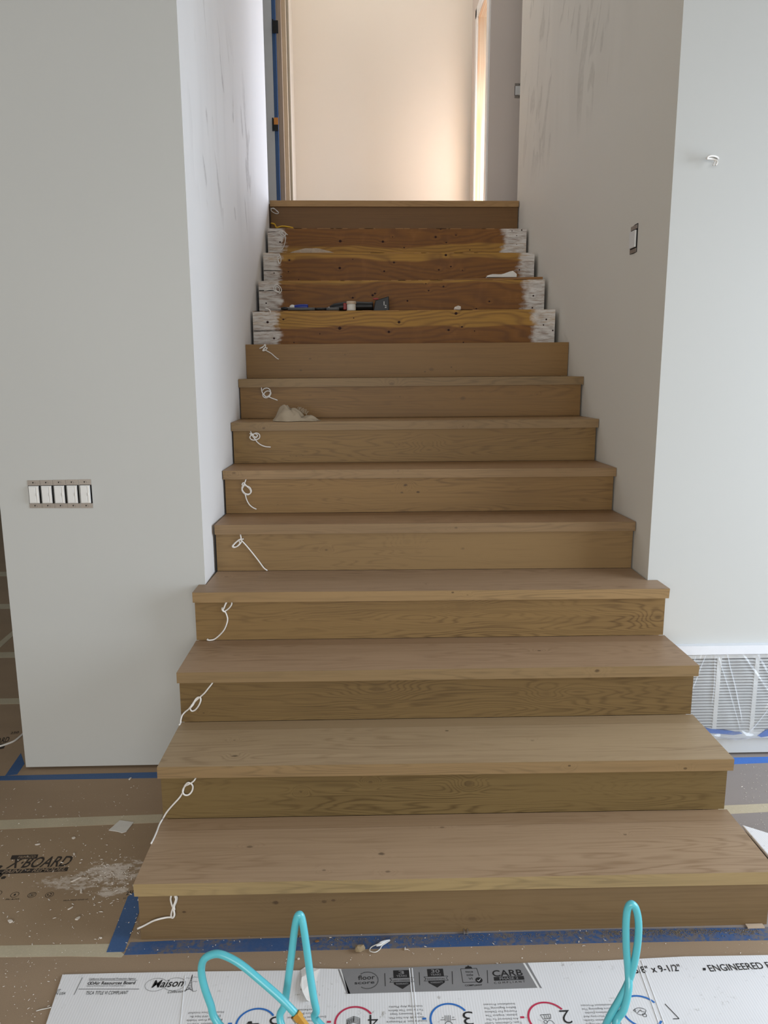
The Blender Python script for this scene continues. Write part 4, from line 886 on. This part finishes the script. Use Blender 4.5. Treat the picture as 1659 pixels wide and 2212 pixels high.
# ------------------------------------------------------------------ big flattened carton on the floor in front
TH = 0.004
edge = [(135, 2105), (250, 2102), (400, 2099), (560, 2097), (648, 2096), (660, 2088), (684, 2092), (740, 2093), (900, 2089), (1160, 2079), (1300, 2075), (1480, 2066), (1659, 2063), (1850, 2058)]
bot = [(1900, 2330), (60, 2330)]
Pt = [atZ(px, py, TH) for px, py in edge]+[atZ(px, py, TH) for px, py in bot]
n = len(Pt); v = [p_*1.0 for p_ in Pt]; v = [(p_[0], p_[1], TH) for p_ in Pt]+[(p_[0], p_[1], .0008) for p_ in Pt]
cb = mesh('flattened_carton', v, [tuple(range(n)), tuple(range(2*n-1, n-1, -1))]+[(i, (i+1) % n, n+(i+1) % n, n+i) for i in range(n)], M['card'], label='large white printed flooring carton laid flat on the floor in front', cat='cardboard')
def K(px, py, e_=0.0): return atZ(px, py, TH+e_)
NZ = (0, 0, 1)
def frame(px, py, px2, py2):
    O = K(px, py); u = K(px2, py2)-O; u /= np.linalg.norm(u); return O, u, np.cross([0, 0, 1.0], u)
ink = MB(); gry = MB(); wht = MB(); blu = MB(); red = MB()
def kq(mbx, pts, eps=.0004): mbx.add([K(*q)+np.array([0, 0, eps]) for q in pts], [tuple(range(len(pts)))])
# grey band
kq(gry, [(737, 2093.5), (900, 2089), (1129, 2080.5), (1161, 2134), (960, 2141), (752, 2147)])
kq(wht, [(733, 2093.6), (736, 2093.5), (757, 2147), (753, 2147.2)]); kq(gry, [(730, 2093.7), (733, 2093.6), (753, 2147.2), (749, 2147.3)])
kq(wht, [(1130, 2080.5), (1134, 2080.4), (1166, 2134), (1161, 2134)]); kq(gry, [(1134, 2080.4), (1140, 2080.3), (1171, 2135), (1166, 2134)])
E8 = .0008
def T(mbx, s_, xa, ya, xb, yb, hpx, bold=0.0, shear=0.0, eps=E8, spacing=1.0):
    """text with baseline pixels a->b, letter height in pixels"""
    a_, b_ = K(xa, ya), K(xb, yb); hh = np.linalg.norm(K(xa, ya-hpx)-a_) if xb > xa else np.linalg.norm(K(xa, ya+hpx)-a_)
    put_text(mbx, s_, a_, b_, hh, NZ, bold, shear, spacing, eps)
T(ink, 'California Environmental Protection Agency', 192, 2117, 293, 2116, 3.6)
line(ink, *frame(192, 2118.5, 293, 2118), [(0, 0), (.119, 0)], .0008, E8)
T(ink, 'Air Resources Board', 201, 2127.5, 291, 2126.5, 6.5, .035)
O, u, vv = frame(193.5, 2124.5, 293, 2123.5); ring(ink, O, u, vv, .003, .0045, 0, 6.283, 14, E8); ring(ink, O+u*.006, u, vv, .003, .0045, 0, 6.283, 14, E8)
T(ink, 'California 93120 Compliant for Formaldehyde Phase 2', 186, 2131.5, 270, 2131, 2.4)
line(ink, *frame(170, 2137, 294, 2137), [(0, 0), (.147, 0)], .0010, E8)
T(ink, 'TSCA TITLE VI COMPLIANT', 184, 2149, 275, 2148, 7)
kq(ink, [(177.5, 2112), (178.5, 2112), (160.5, 2149.5), (159.5, 2149.5)], E8)
T(ink, 'ST.', 122, 2143, 130, 2143, 5.5, 0, .2); T(ink, 'N USA', 119, 2149.5, 140, 2149, 5.5, 0, .2)
# Maison logo
T(ink, 'Maison', 327, 2134, 395, 2131, 16, .01, .25)
T(ink, 'Collection', 362, 2146, 398, 2144, 6, 0.0, .5)
O, u, vv = frame(358, 2127, 400, 2126)
for (dx, rx, ry) in ((-.024, .026, .020), (.022, .026, .020)):
    pts = [(dx+rx*math.cos(a), ry*math.sin(a)) for a in np.linspace(.5 if dx < 0 else -2.6, 5.8 if dx < 0 else 2.6, 30)]
    line(ink, O, u, vv, pts, .0007, E8)
O, u, vv = frame(407, 2142, 430, 2141)   # small tower emblem
line(ink, O, u, vv, [(-.008, 0), (-.004, .016), (-.0016, .03), (0, .052)], .0012, E8); line(ink, O, u, vv, [(.010, 0), (.005, .016), (.0018, .03), (0, .052)], .0012, E8)
for yy, ww in ((.006, .006), (.012, .005), (.018, .0036), (.025, .0025), (.032, .0018), (.040, .0012)): line(ink, O, u, vv, [(-ww, yy), (ww, yy+.001)], .0012, E8)
line(ink, O, u, vv, [(-.008, .001), (0, .010), (.008, .002)], .0012, E8); line(ink, O, u, vv, [(.010, 0), (.017, -.001), (.020, .002)], .0009, E8)
for (x0_, y0_) in ((-.012, .040), (.006, .042), (.008, .028)): line(ink, O, u, vv, [(x0_-.004, y0_), (x0_, y0_+.003), (x0_+.004, y0_+.001), (x0_+.009, y0_+.001)], .0006, E8)
# grey band contents
T(ink, 'floor', 774, 2117.5, 810, 2115.5, 10, .005); T(ink, 'score', 766, 2127, 809, 2125, 7, .005)
O, u, vv = frame(794, 2118, 830, 2117)
for i in range(34):
    a = -2.2+i/33*4.4; ring(ink, O, u, vv, .0245, .027, a, a+.07, 2, E8)
for bx in (830.5, 905, 976, 1052):
    kq(ink, [(bx, 2103-(bx-830)*.03), (bx+1.3, 2103-(bx-830)*.03), (bx+2.5, 2131-(bx-830)*.03), (bx+1.2, 2131-(bx-830)*.03)], E8)
def shield(cx, cy, num, mid, w_=17):
    O, u, vv = frame(cx, cy, cx+40, cy-1.2); s_ = .00118
    poly(ink, O, u, vv, [(-w_*s_, 24*s_), (w_*s_, 24*s_), (w_*s_, -13*s_), (0, -26*s_), (-w_*s_, -13*s_)], .0007)
    poly(gry, O, u, vv, [(-25*s_, 3*s_), (25*s_, 3*s_), (21*s_, -2*s_), (25*s_, -8*s_), (-25*s_, -8*s_), (-21*s_, -2*s_)], .00085)
    line(ink, O, u, vv, [(-25*s_, 3*s_), (25*s_, 3*s_), (21*s_, -2*s_), (25*s_, -8*s_), (-25*s_, -8*s_), (-21*s_, -2*s_), (-25*s_, 3*s_)], .0010, .001)
    put_text(gry, num, O+u*(-6 if len(num) < 2 else -9)*s_+vv*13*s_, O+u*(6 if len(num) < 2 else 9)*s_+vv*13*s_, 9.5*s_, NZ, .03, eps=.001)
    put_text(gry, 'YEARS', O-u*11*s_+vv*5.5*s_, O+u*11*s_+vv*5.5*s_, 5.5*s_, NZ, .02, eps=.001)
    put_text(ink, mid, O-u*19*s_-vv*5.5*s_, O+u*19*s_-vv*5.5*s_, 4.2*s_, NZ, .0, eps=.0011)
    put_text(gry, 'WARRANTY', O-u*13*s_-vv*15*s_, O+u*13*s_-vv*15*s_, 5.0*s_, NZ, .02, eps=.001)
shield(868, 2115.5, '3', 'LIGHT COMMERCIAL'); shield(942, 2112.5, '30', 'RESIDENTIAL')
O, u, vv = frame(1015, 2107, 1055, 2105.8); s_ = .00118
line(ink, O, u, vv, [(-17*s_, 18*s_), (17*s_, 18*s_), (19*s_, 0), (19*s_, -3*s_)], .0012, E8); line(ink, O, u, vv, [(-17*s_, 18*s_), (-17*s_, -19*s_), (10*s_, -19*s_)], .0012, E8)
poly(ink, O, u, vv, [(-8*s_, 18*s_), (8*s_, 18*s_), (6*s_, 23*s_), (2*s_, 24*s_), (0, 27*s_), (-2*s_, 24*s_), (-6*s_, 23*s_)], E8)
for s2, yy, ww in (('tsca', 7, 8), ('title', -2, 7), ('VI', -12, 4)): put_text(ink, s2, O-u*ww*s_+vv*yy*s_, O+u*ww*s_+vv*yy*s_, 6*s_, NZ, 0, eps=E8)
ring(ink, O+u*17*s_-vv*14*s_, u, vv, 0, 7.5*s_, 0, 6.283, 16, E8); line(wht, O+u*17*s_-vv*14*s_, u, vv, [(-3.5*s_, 0), (-1*s_, -3*s_), (4*s_, 3.5*s_)], .0012, .001)
put_text(ink, 'COMPLIANT', O-u*14*s_-vv*29*s_, O+u*22*s_-vv*29*s_, 4.6*s_, NZ, .01, eps=E8)
T(ink, 'CARB', 1065, 2110, 1130, 2107.5, 13.5, .05)
kq(ink, [(1066.5, 2111), (1131, 2108.5), (1133, 2116.5), (1067.5, 2119)], .0007)
T(gry, 'PHASE 2', 1080, 2117.5, 1120, 2115.7, 5.6, .03, eps=.001)
T(ink, 'COMPLIANT', 1068, 2126, 1135, 2122.5, 4.2, .0, spacing=1.6)
# right hand text
T(ink, '5/8" x 9-1/2"', 1373, 2103, 1474, 2097.5, 14, .008)
kq(ink, [(1518, 2091.5), (1524, 2091.2), (1525, 2096.5), (1519, 2096.8)], E8)
T(ink, 'ENGINEERED FLOORING', 1535, 2099, 1757, 2087, 13.5, .006)
# upside-down instruction rows: (circle centre, colour, numeral, text block)
def icon(O, u, vv, k):
    L = lambda pts: line(ink, O, u, vv, pts, .0011, E8)
    if k == 1:
        pts = [(math.cos(a)*(.013+.002*math.sin(3*a)), math.sin(a)*.010) for a in np.linspace(0, 6.283, 22)]; L(pts); L([(-.008, -.004), (0, .003), (.009, -.003)])
        ring(ink, O+u*.006-vv*.011, u, vv, .004, .0052, 0, 6.283, 14, E8); ring(ink, O-u*.012+vv*.003, u, vv, .002, .003, 0, 6.283, 10, E8)
    if k == 2:
        L([(-.012, .010), (.012, .011), (.010, -.001), (-.008, -.002), (-.012, .010)])
        for x in (-.004, .001, .006): L([(x, .010), (x+.001, -.001)])
        ring(ink, O-u*.004-vv*.010, u, vv, .0035, .0047, 0, 6.283, 14, E8); L([(0, -.010), (.006, -.005), (.012, -.009), (.015, -.016)])
    if k == 3:
        for x in (-.006, .002): L([(x, .012), (x-.001, -.004)]); L([(x+.004, .012), (x+.003, -.004)])
        ring(ink, O-vv*.013, u, vv, .0075, .0088, 0, 6.283, 18, E8); L([(-.018, 0), (-.008, 0)]); L([(.008, 0), (.018, 0)]); L([(-.014, .006), (-.010, .006)]); L([(.010, .006), (.015, .006)])
    if k == 4:
        for i in range(5):
            L([(-.014, -.006+i*.004), (.002, .002+i*.004), (.016, -.004+i*.004)])
        L([(-.014, -.006), (-.014, .010)]); L([(.016, -.004), (.016, .012)]); L([(.002, .002), (.002, .018)])
        for i in range(4): L([(-.012+i*.004, -.004+i*.002), (-.010+i*.004, .010+i*.002)])
    if k == 5:
        poly(ink, O, u, vv, [(-.018, -.002), (.010, 0), (.010, .004), (-.018, .003)], E8); poly(ink, O, u, vv, [(-.016, .004), (-.004, .004), (-.006, .010), (-.014, .009)], E8)
        L([(-.016, -.004), (-.014, -.012), (0, -.010), (.008, -.003)]); L([(.010, .004), (.016, -.004), (.010, -.010)])
BLK = {5: 'Inspect All Material For|Visible Defects Before|Installation. Claims|Resulting From Visible|Defects Will Not Be|Honored Once Installed', 4: 'Allow The Flooring To|Acclimate To The|Environment For At Least|72 Hours Before|Installation', 3: 'Make Sure Subfloors|Are Suitable For Wood|Installation. If Moisture|Standards Are Not Met,|Take Necessary Steps|To Correct That Before|Installing Any Planks',
       2: 'Check That The Correct|Type, Collection, Color|Are Delivered To The|Jobsite. Inspect The|Flooring For Defects|Before Beginning The|Installation Process', 1: 'Please Read Thoroughly|The Installation Guide,|Flooring Warranty And|Maintenance Guides|Before Beginning The|Installation Process'}
for k, cx, cy, col, tx, ty, nx_, ny_ in ((5, 552, 2214, blu, 446, 2186, 582, 2212), (4, 766, 2210, red, 664, 2180, 796, 2205), (3, 972, 2203, blu, 876, 2173, 1001, 2198), (2, 1184, 2200, red, 1078, 2168, 1213, 2192), (1, 1387, 2185, blu, 1288, 2170, 1417, 2180)):
    O, u, vv = frame(cx, cy, cx+60, cy-1.8); s_ = .00118
    ring(col, O, u, vv, 36*s_, 40*s_, .55, 5.6, 40, E8)
    if k != 1: line(col, O, u, vv, [(-54*s_, 4*s_), (-46*s_, 4*s_)], .0052, E8)
    icon(O-u*.004, u, vv, k)
    if k == 1:
        line(ink, O, u, vv, [(52*s_, 16*s_), (66*s_, -20*s_), (54*s_, -20*s_)], .0019, E8)
    a_ = O+u*46*s_+vv*12*s_-vv*14*s_
    if k != 1: put_text(ink, str(k), a_+u*0+vv*20*s_, a_-u*(8 if k == 1 else 20)*s_+vv*20*s_, 34*s_, NZ, -.012, eps=E8)
    # text block reads upside down
    Ot = K(tx, ty)
    for i, s2 in enumerate(reversed(BLK[k].split('|'))):
        L_ = .0040*len(s2)*.62; q = Ot-vv*(i*.0105)
        put_text(ink, s2, q+u*L_*.75, q-u*L_*.75, .0058, NZ, -.008, eps=E8)
ink.build('lettering', M['ink'], cb); gry.build('printed_band', M['ink_grey'], cb); wht.build('printed_band', M['ink_white'], cb); blu.build('printed_circles', M['ink_blue'], cb); red.build('printed_circles', M['ink_red'], cb)
# fold creases and the torn flap
cr = MB()
for xa, xb in ((884, 900), (890, 906), (1375, 1440), (1385, 1452), (400, 385)):
    ya = 2092-(xa-884)*.033; a_ = K(xa, ya); b_ = K(xb, 2260); u = (b_-a_)/np.linalg.norm(b_-a_); t_ = np.cross([0, 0, 1.0], u)*.0016
    cr = MB(); cr.add([a_-t_+[0, 0, .0002], a_+t_+[0, 0, .0002], b_+t_+[0, 0, .0002], b_-t_+[0, 0, .0002], a_+[0, 0, .0016], b_+[0, 0, .0016]], [(0, 4, 5, 3), (4, 1, 2, 5), (0, 1, 4), (3, 5, 2)])
    cr.build('crease', M['card'], cb)
fl = [(650, 2096), (652, 2118), (649, 2135), (654, 2150), (662, 2166), (668, 2163), (678, 2140), (690, 2094), (672, 2091)]
Pf = [K(*q)+np.array([0, 0, .0012+.010*(1 if i in (1, 2, 3, 4) else 0)*.8]) for i, q in enumerate(fl)]
mesh('torn_flap', [tuple(p_) for p_ in Pf]+[tuple(p_-np.array([0, 0, .0009])) for p_ in Pf], [tuple(range(9)), tuple(range(17, 8, -1))]+[(i, (i+1) % 9, 9+(i+1) % 9, 9+i) for i in range(9)], M['white_gloss'], cb)
# ------------------------------------------------------------------ aqua air hose with brass fitting
def hp(px, py, Y): return tuple(atY(px, py, Y))
e = empty('air_hose', (0.0, 1.40, 0.0), 'aqua air hose standing in three loops over the carton', 'hose')
pA = [hp(646, 2198, 1.335), hp(610, 2160, 1.345), hp(565, 2120, 1.36), hp(520, 2083, 1.375), hp(485, 2064, 1.385), hp(462, 2061, 1.39), hp(441, 2072, 1.39), hp(435, 2096, 1.39), hp(441, 2130, 1.385), hp(455, 2170, 1.38), hp(472, 2212, 1.37)]
pA += [(-.34, 1.33, .10), (-.22, 1.26, .02), (-.08, 1.22, .0115), (.0, 1.25, .05)]
pB = [hp(700, 2222, 1.37), hp(683, 2180, 1.385), hp(672, 2120, 1.395), hp(664, 2060, 1.40), hp(656, 2005, 1.405), hp(651, 1981, 1.41), hp(646, 1976, 1.41), hp(641, 1984, 1.41), hp(636, 2010, 1.41), hp(630, 2060, 1.405), hp(622, 2120, 1.40), hp(615, 2170, 1.39), hp(610, 2220, 1.375)]
pC0 = [(-.20, 1.28, .04), (-.02, 1.18, .0115), (.2, 1.18, .0115), (.30, 1.26, .05)]
pC = [hp(1300, 2240, 1.37), hp(1318, 2195, 1.38), hp(1338, 2160, 1.385), hp(1356, 2125, 1.39), hp(1370, 2080, 1.395), hp(1378, 2030, 1.40), hp(1379, 1990, 1.405), hp(1373, 1962, 1.41), hp(1363, 1953, 1.41), hp(1355, 1966, 1.41), hp(1352, 2000, 1.405), hp(1353, 2050, 1.40), hp(1357, 2100, 1.395), hp(1358, 2135, 1.382), hp(1348, 2180, 1.372), hp(1328, 2225, 1.36), (.36, 1.24, .06), (.5, 1.10, .0115), (.9, 1.0, .0115)]
MB().add(*tube(pA+pB+pC0+pC, .0078, 6, 12)).build('tube', M['hose'], e, smooth=True)
a_ = np.array(hp(637, 2190, 1.334)); b_ = np.array(hp(668, 2228, 1.325)); L = b_-a_
MB().add(*tube([a_, a_+L*.15, a_+L*.3, a_+L*.32, a_+L*.7, a_+L], .01, 1, 6, radii=([0, .2, .4, .6, .8, 1], [.0098, .0098, .0098, .0088, .0088, .0088]))).add(*cyl(a_+L*.02, a_+L*.30, .0112, .0112, 6)).build('brass_fitting', M['brass'], e)
# ------------------------------------------------------------------ loose bits on the floor
strip('paper_scrap', [(235, 1794), (259, 1773), (289, 1777), (273, 1797), (263, 1800), (255, 1797)], .0022, M['label'], z=.0008, label='pale square paper scrap by the tan tape left of the stairs', cat='paper')
def lump(name, px, py, r_, mat, label, cat, sq=(1, .8, .75), seed=1, z=0.0):
    rnd = random.Random(seed); c_ = atZ(px, py, z+r_*.5)
    bm = bmesh.new(); bmesh.ops.create_icosphere(bm, subdivisions=2, radius=r_)
    vs_ = []
    for q in bm.verts:
        d = np.array(q.co)*np.array(sq)*(1+.22*rnd.uniform(-1, 1)); vs_.append((c_[0]+d[0], c_[1]+d[1], max(z+.0008, c_[2]+d[2])))
    fs_ = [tuple(q.index for q in p_.verts) for p_ in bm.faces]; bm.free()
    return mesh(name, vs_, fs_, mat, label=label, cat=cat)
lump('pebble', 777, 2049, .013, M['stone'], 'small beige stone lying on the blue tape before the lowest riser', 'stone', seed=4)
e = empty('string_scrap', tuple(atZ(820, 2043)), 'crumpled white string scrap beside the small stone', 'string')
fz = lambda px, py, z=.004: tuple(atZ(px, py, z))
MB().add(*tube([fz(842, 2032, .008), fz(830, 2037, .01), fz(815, 2040, .012), fz(802, 2046), fz(799, 2054), fz(810, 2057), fz(820, 2051), fz(826, 2042, .008), fz(838, 2034, .01)], .0014, 4, 6)).build('string', M['label'], e, smooth=True)
MB().add(*tube([fz(813, 2043, .006), fz(822, 2039, .008), fz(834, 2034, .008), fz(842, 2031, .007)], .004, 3, 7, radii=([0, .4, 1], [.002, .006, .002]))).build('film_wad', M['whitetape'], e)
for i, (px, py, w_, h_, mt, lb_) in enumerate(((685, 2034, 9, 4, 'shim', 'brown wood splinter on the blue tape left of the stone'), (645, 2072, 5, 3, 'pale', 'white chip on the floor between the hose loops'), (875, 2050, 2.5, 6, 'pale', 'white sliver on the blue tape right of the string scrap'))):
    pts = [(px-w_/2, py+h_*.3), (px-w_*.1, py+h_/2), (px+w_/2, py+h_*.1), (px+w_*.3, py-h_/2), (px-w_*.2, py-h_*.3)]
    strip('chip', pts, .003, M[mt], z=.0012, label=lb_, cat='debris')
for i, (px, py, w_, h_, rot, lb_) in enumerate(((168, 1985, 14, 5, -.5, 'white plaster sliver on the left floor below the dust patch'), (22, 1991, 12, 7, 0, 'white plaster crumb cluster on the left floor near the frame edge'), (159, 1811, 9, 4, -.2, 'white plaster flake left of the square paper scrap'), (160, 1846, 5, 5, 0, 'small round plaster chip right of the printed logo'), (81, 1825, 12, 2.2, -.2, 'thin pale splinter above the printed logo'), (164, 1901, 26, 1.6, -.45, 'long thin splinter by the plaster dust on the left floor'), (152, 1963, 14, 1.8, -.5, 'thin splinter on the left floor under the printed small text'), (281, 1683, 8, 3, -.6, 'pale chip on the floor near the blue tape under the left wall'), (217, 2027, 7, 2.5, 0, 'pale splinter just above the tan tape by the stairs'), (175, 1926, 5, 9, .3, 'white plaster crumb at the lower end of the dust patch'))):
    co, si = math.cos(rot), math.sin(rot); pts = []
    for a, rr in zip(np.linspace(0, 6.283, 8)[:-1], (1, .8, 1, .7, 1, .85, .9)):
        x_, y_ = math.cos(a)*w_/2*rr, math.sin(a)*h_/2*rr; pts.append((px+x_*co-y_*si, py+x_*si+y_*co))
    strip('chip', pts[::-1], .003, M['pale'], z=.0008, label=lb_, cat='debris')
# dust-fine crumbs nobody could count
cr = MB(); rnd = random.Random(11)
def crumbs(mbx, n_, region, lo, hi, zf):
    for _ in range(n_):
        px, py = region(); c_ = atZ(px, py, zf); s2 = rnd.uniform(lo, hi); a = rnd.random()*6.28
        el = rnd.choice((1, 1, 1.6, 3)); u_ = np.array([math.cos(a), math.sin(a), 0])*s2*el; v_ = np.array([-math.sin(a), math.cos(a), 0])*s2
        mbx.add([c_-u_-v_*.5, c_+u_-v_, c_+u_*.6+v_, c_-u_+v_, c_+np.array([0, 0, s2*.9])], [(0, 1, 4), (1, 2, 4), (2, 3, 4), (3, 0, 4), (3, 2, 1, 0)])
crumbs(cr, 260, lambda: (rnd.uniform(0, 300), rnd.uniform(1690, 2060)), .0006, .0018, .0012)
crumbs(cr, 160, lambda: (rnd.gauss(235, 40), rnd.gauss(1895, 32)), .0006, .0022, .0012)
crumbs(cr, 120, lambda: (rnd.uniform(300, 1659), rnd.uniform(2008, 2085)), .0006, .0014, .0015)
crumbs(cr, 60, lambda: (rnd.uniform(1600, 1659), rnd.uniform(1650, 1790)), .0006, .0016, .0012)
crumbs(cr, 60, lambda: (rnd.uniform(0, 130), rnd.uniform(2060, 2212)), .0006, .0012, .0012)
cr.build('plaster_crumbs', M['pale'], label='fine white plaster crumbs strewn over the floor boards', cat='debris', kind='stuff')
sd = MB()
for (a0, a1, d0) in ((1300, 1640, 900), (960, 1290, 300), (640, 960, 180)):
    for _ in range(d0):
        px = rnd.uniform(a0, a1); base = np.interp(px, [640, 960, 1300, 1659], [2026, 2019, 2009, 2004]); py = base+abs(rnd.gauss(0, 7))+2
        c_ = atZ(px, py, .0012); s2 = rnd.uniform(.0005, .0014); sd.add([c_+[-s2, -s2, 0], c_+[s2, -s2, 0], c_+[0, s2, 0], c_+[0, 0, s2*1.2]], [(0, 1, 3), (1, 2, 3), (2, 0, 3), (2, 1, 0)])
sd.build('sawdust', plain('sawdust', (118, 106, 86), .95, var=.3), label='sawdust lying on the blue tape before the lowest riser', cat='debris', kind='stuff')
# little metal bracket under the lowest riser and pale shim at its right end
c_ = atY(1006, 2013, YR(1)-.006)
MB().box(c_[0]-.006, c_[0]-.0035, YR(1)-.012, YR(1)-.003, .0015, .011).box(c_[0]+.0035, c_[0]+.006, YR(1)-.012, YR(1)-.003, .0015, .011).box(c_[0]-.0035, c_[0]+.0035, YR(1)-.012, YR(1)-.003, .004, .0065).build('staple', M['steel'], label='tiny metal staple at the foot of the lowest riser', cat='staple')
a_ = atZ(1609, 1998); b_ = atZ(1644, 1995)
box('wood_shim', a_[0], b_[0], YR(1)-.016, YR(1)-.002, .0012, .005, M['lid'], label='pale wood shim under the right end of the lowest riser', cat='shim')
# white folded carton piece at the right, white cable on the hall floor
Q = [(1602, 1781), (1760, 1830), (1800, 1960), (1680, 1872), (1640, 1825)]
Pq = [atZ(px, py, z) for (px, py), z in zip(Q, (.022, .022, .03, .03, .026))]
n = len(Pq)
e = mesh('folded_carton', [tuple(p_) for p_ in Pq]+[(p_[0]+.006, p_[1]+.006, p_[2]-.016) for p_ in Pq], [tuple(range(n)), tuple(range(2*n-1, n-1, -1))]+[(i, (i+1) % n, n+(i+1) % n, n+i) for i in range(n)], M['card'], bevel=.004, label='white folded carton piece at the right frame edge beside the lowest tread', cat='cardboard')
Q = [(1616, 1800), (1622, 1803), (1680, 1862), (1720, 1890), (1720, 1960), (1690, 1880), (1655, 1842)]
Pq = [atZ(px, py, .003) for px, py in Q]; v, f = slab(Pq, .001); cbk = mesh('black_sheet', v, f, M['black'], label='black printed sheet under the folded carton at the right edge', cat='sheet')
e = empty('cable', tuple(atZ(20, 1602)), 'white cable curving over the hall floor past the left wall', 'cable')
MB().add(*tube([atZ(-60, 1622, .004), atZ(-10, 1614, .004), atZ(18, 1606, .004), atZ(36, 1597, .004), atZ(60, 1575, .004)], .004, 5, 8)).build('cord', M['wire'], e, smooth=True)
e = empty('string_scrap', tuple(atZ(95, 2180)), 'thin pale string on the floor by the carton left corner', 'string')
MB().add(*tube([fz(78, 2184, .002), fz(88, 2181, .003), fz(98, 2179, .002), fz(110, 2176, .006)], .0011, 4, 6)).build('string', M['label'], e, smooth=True)
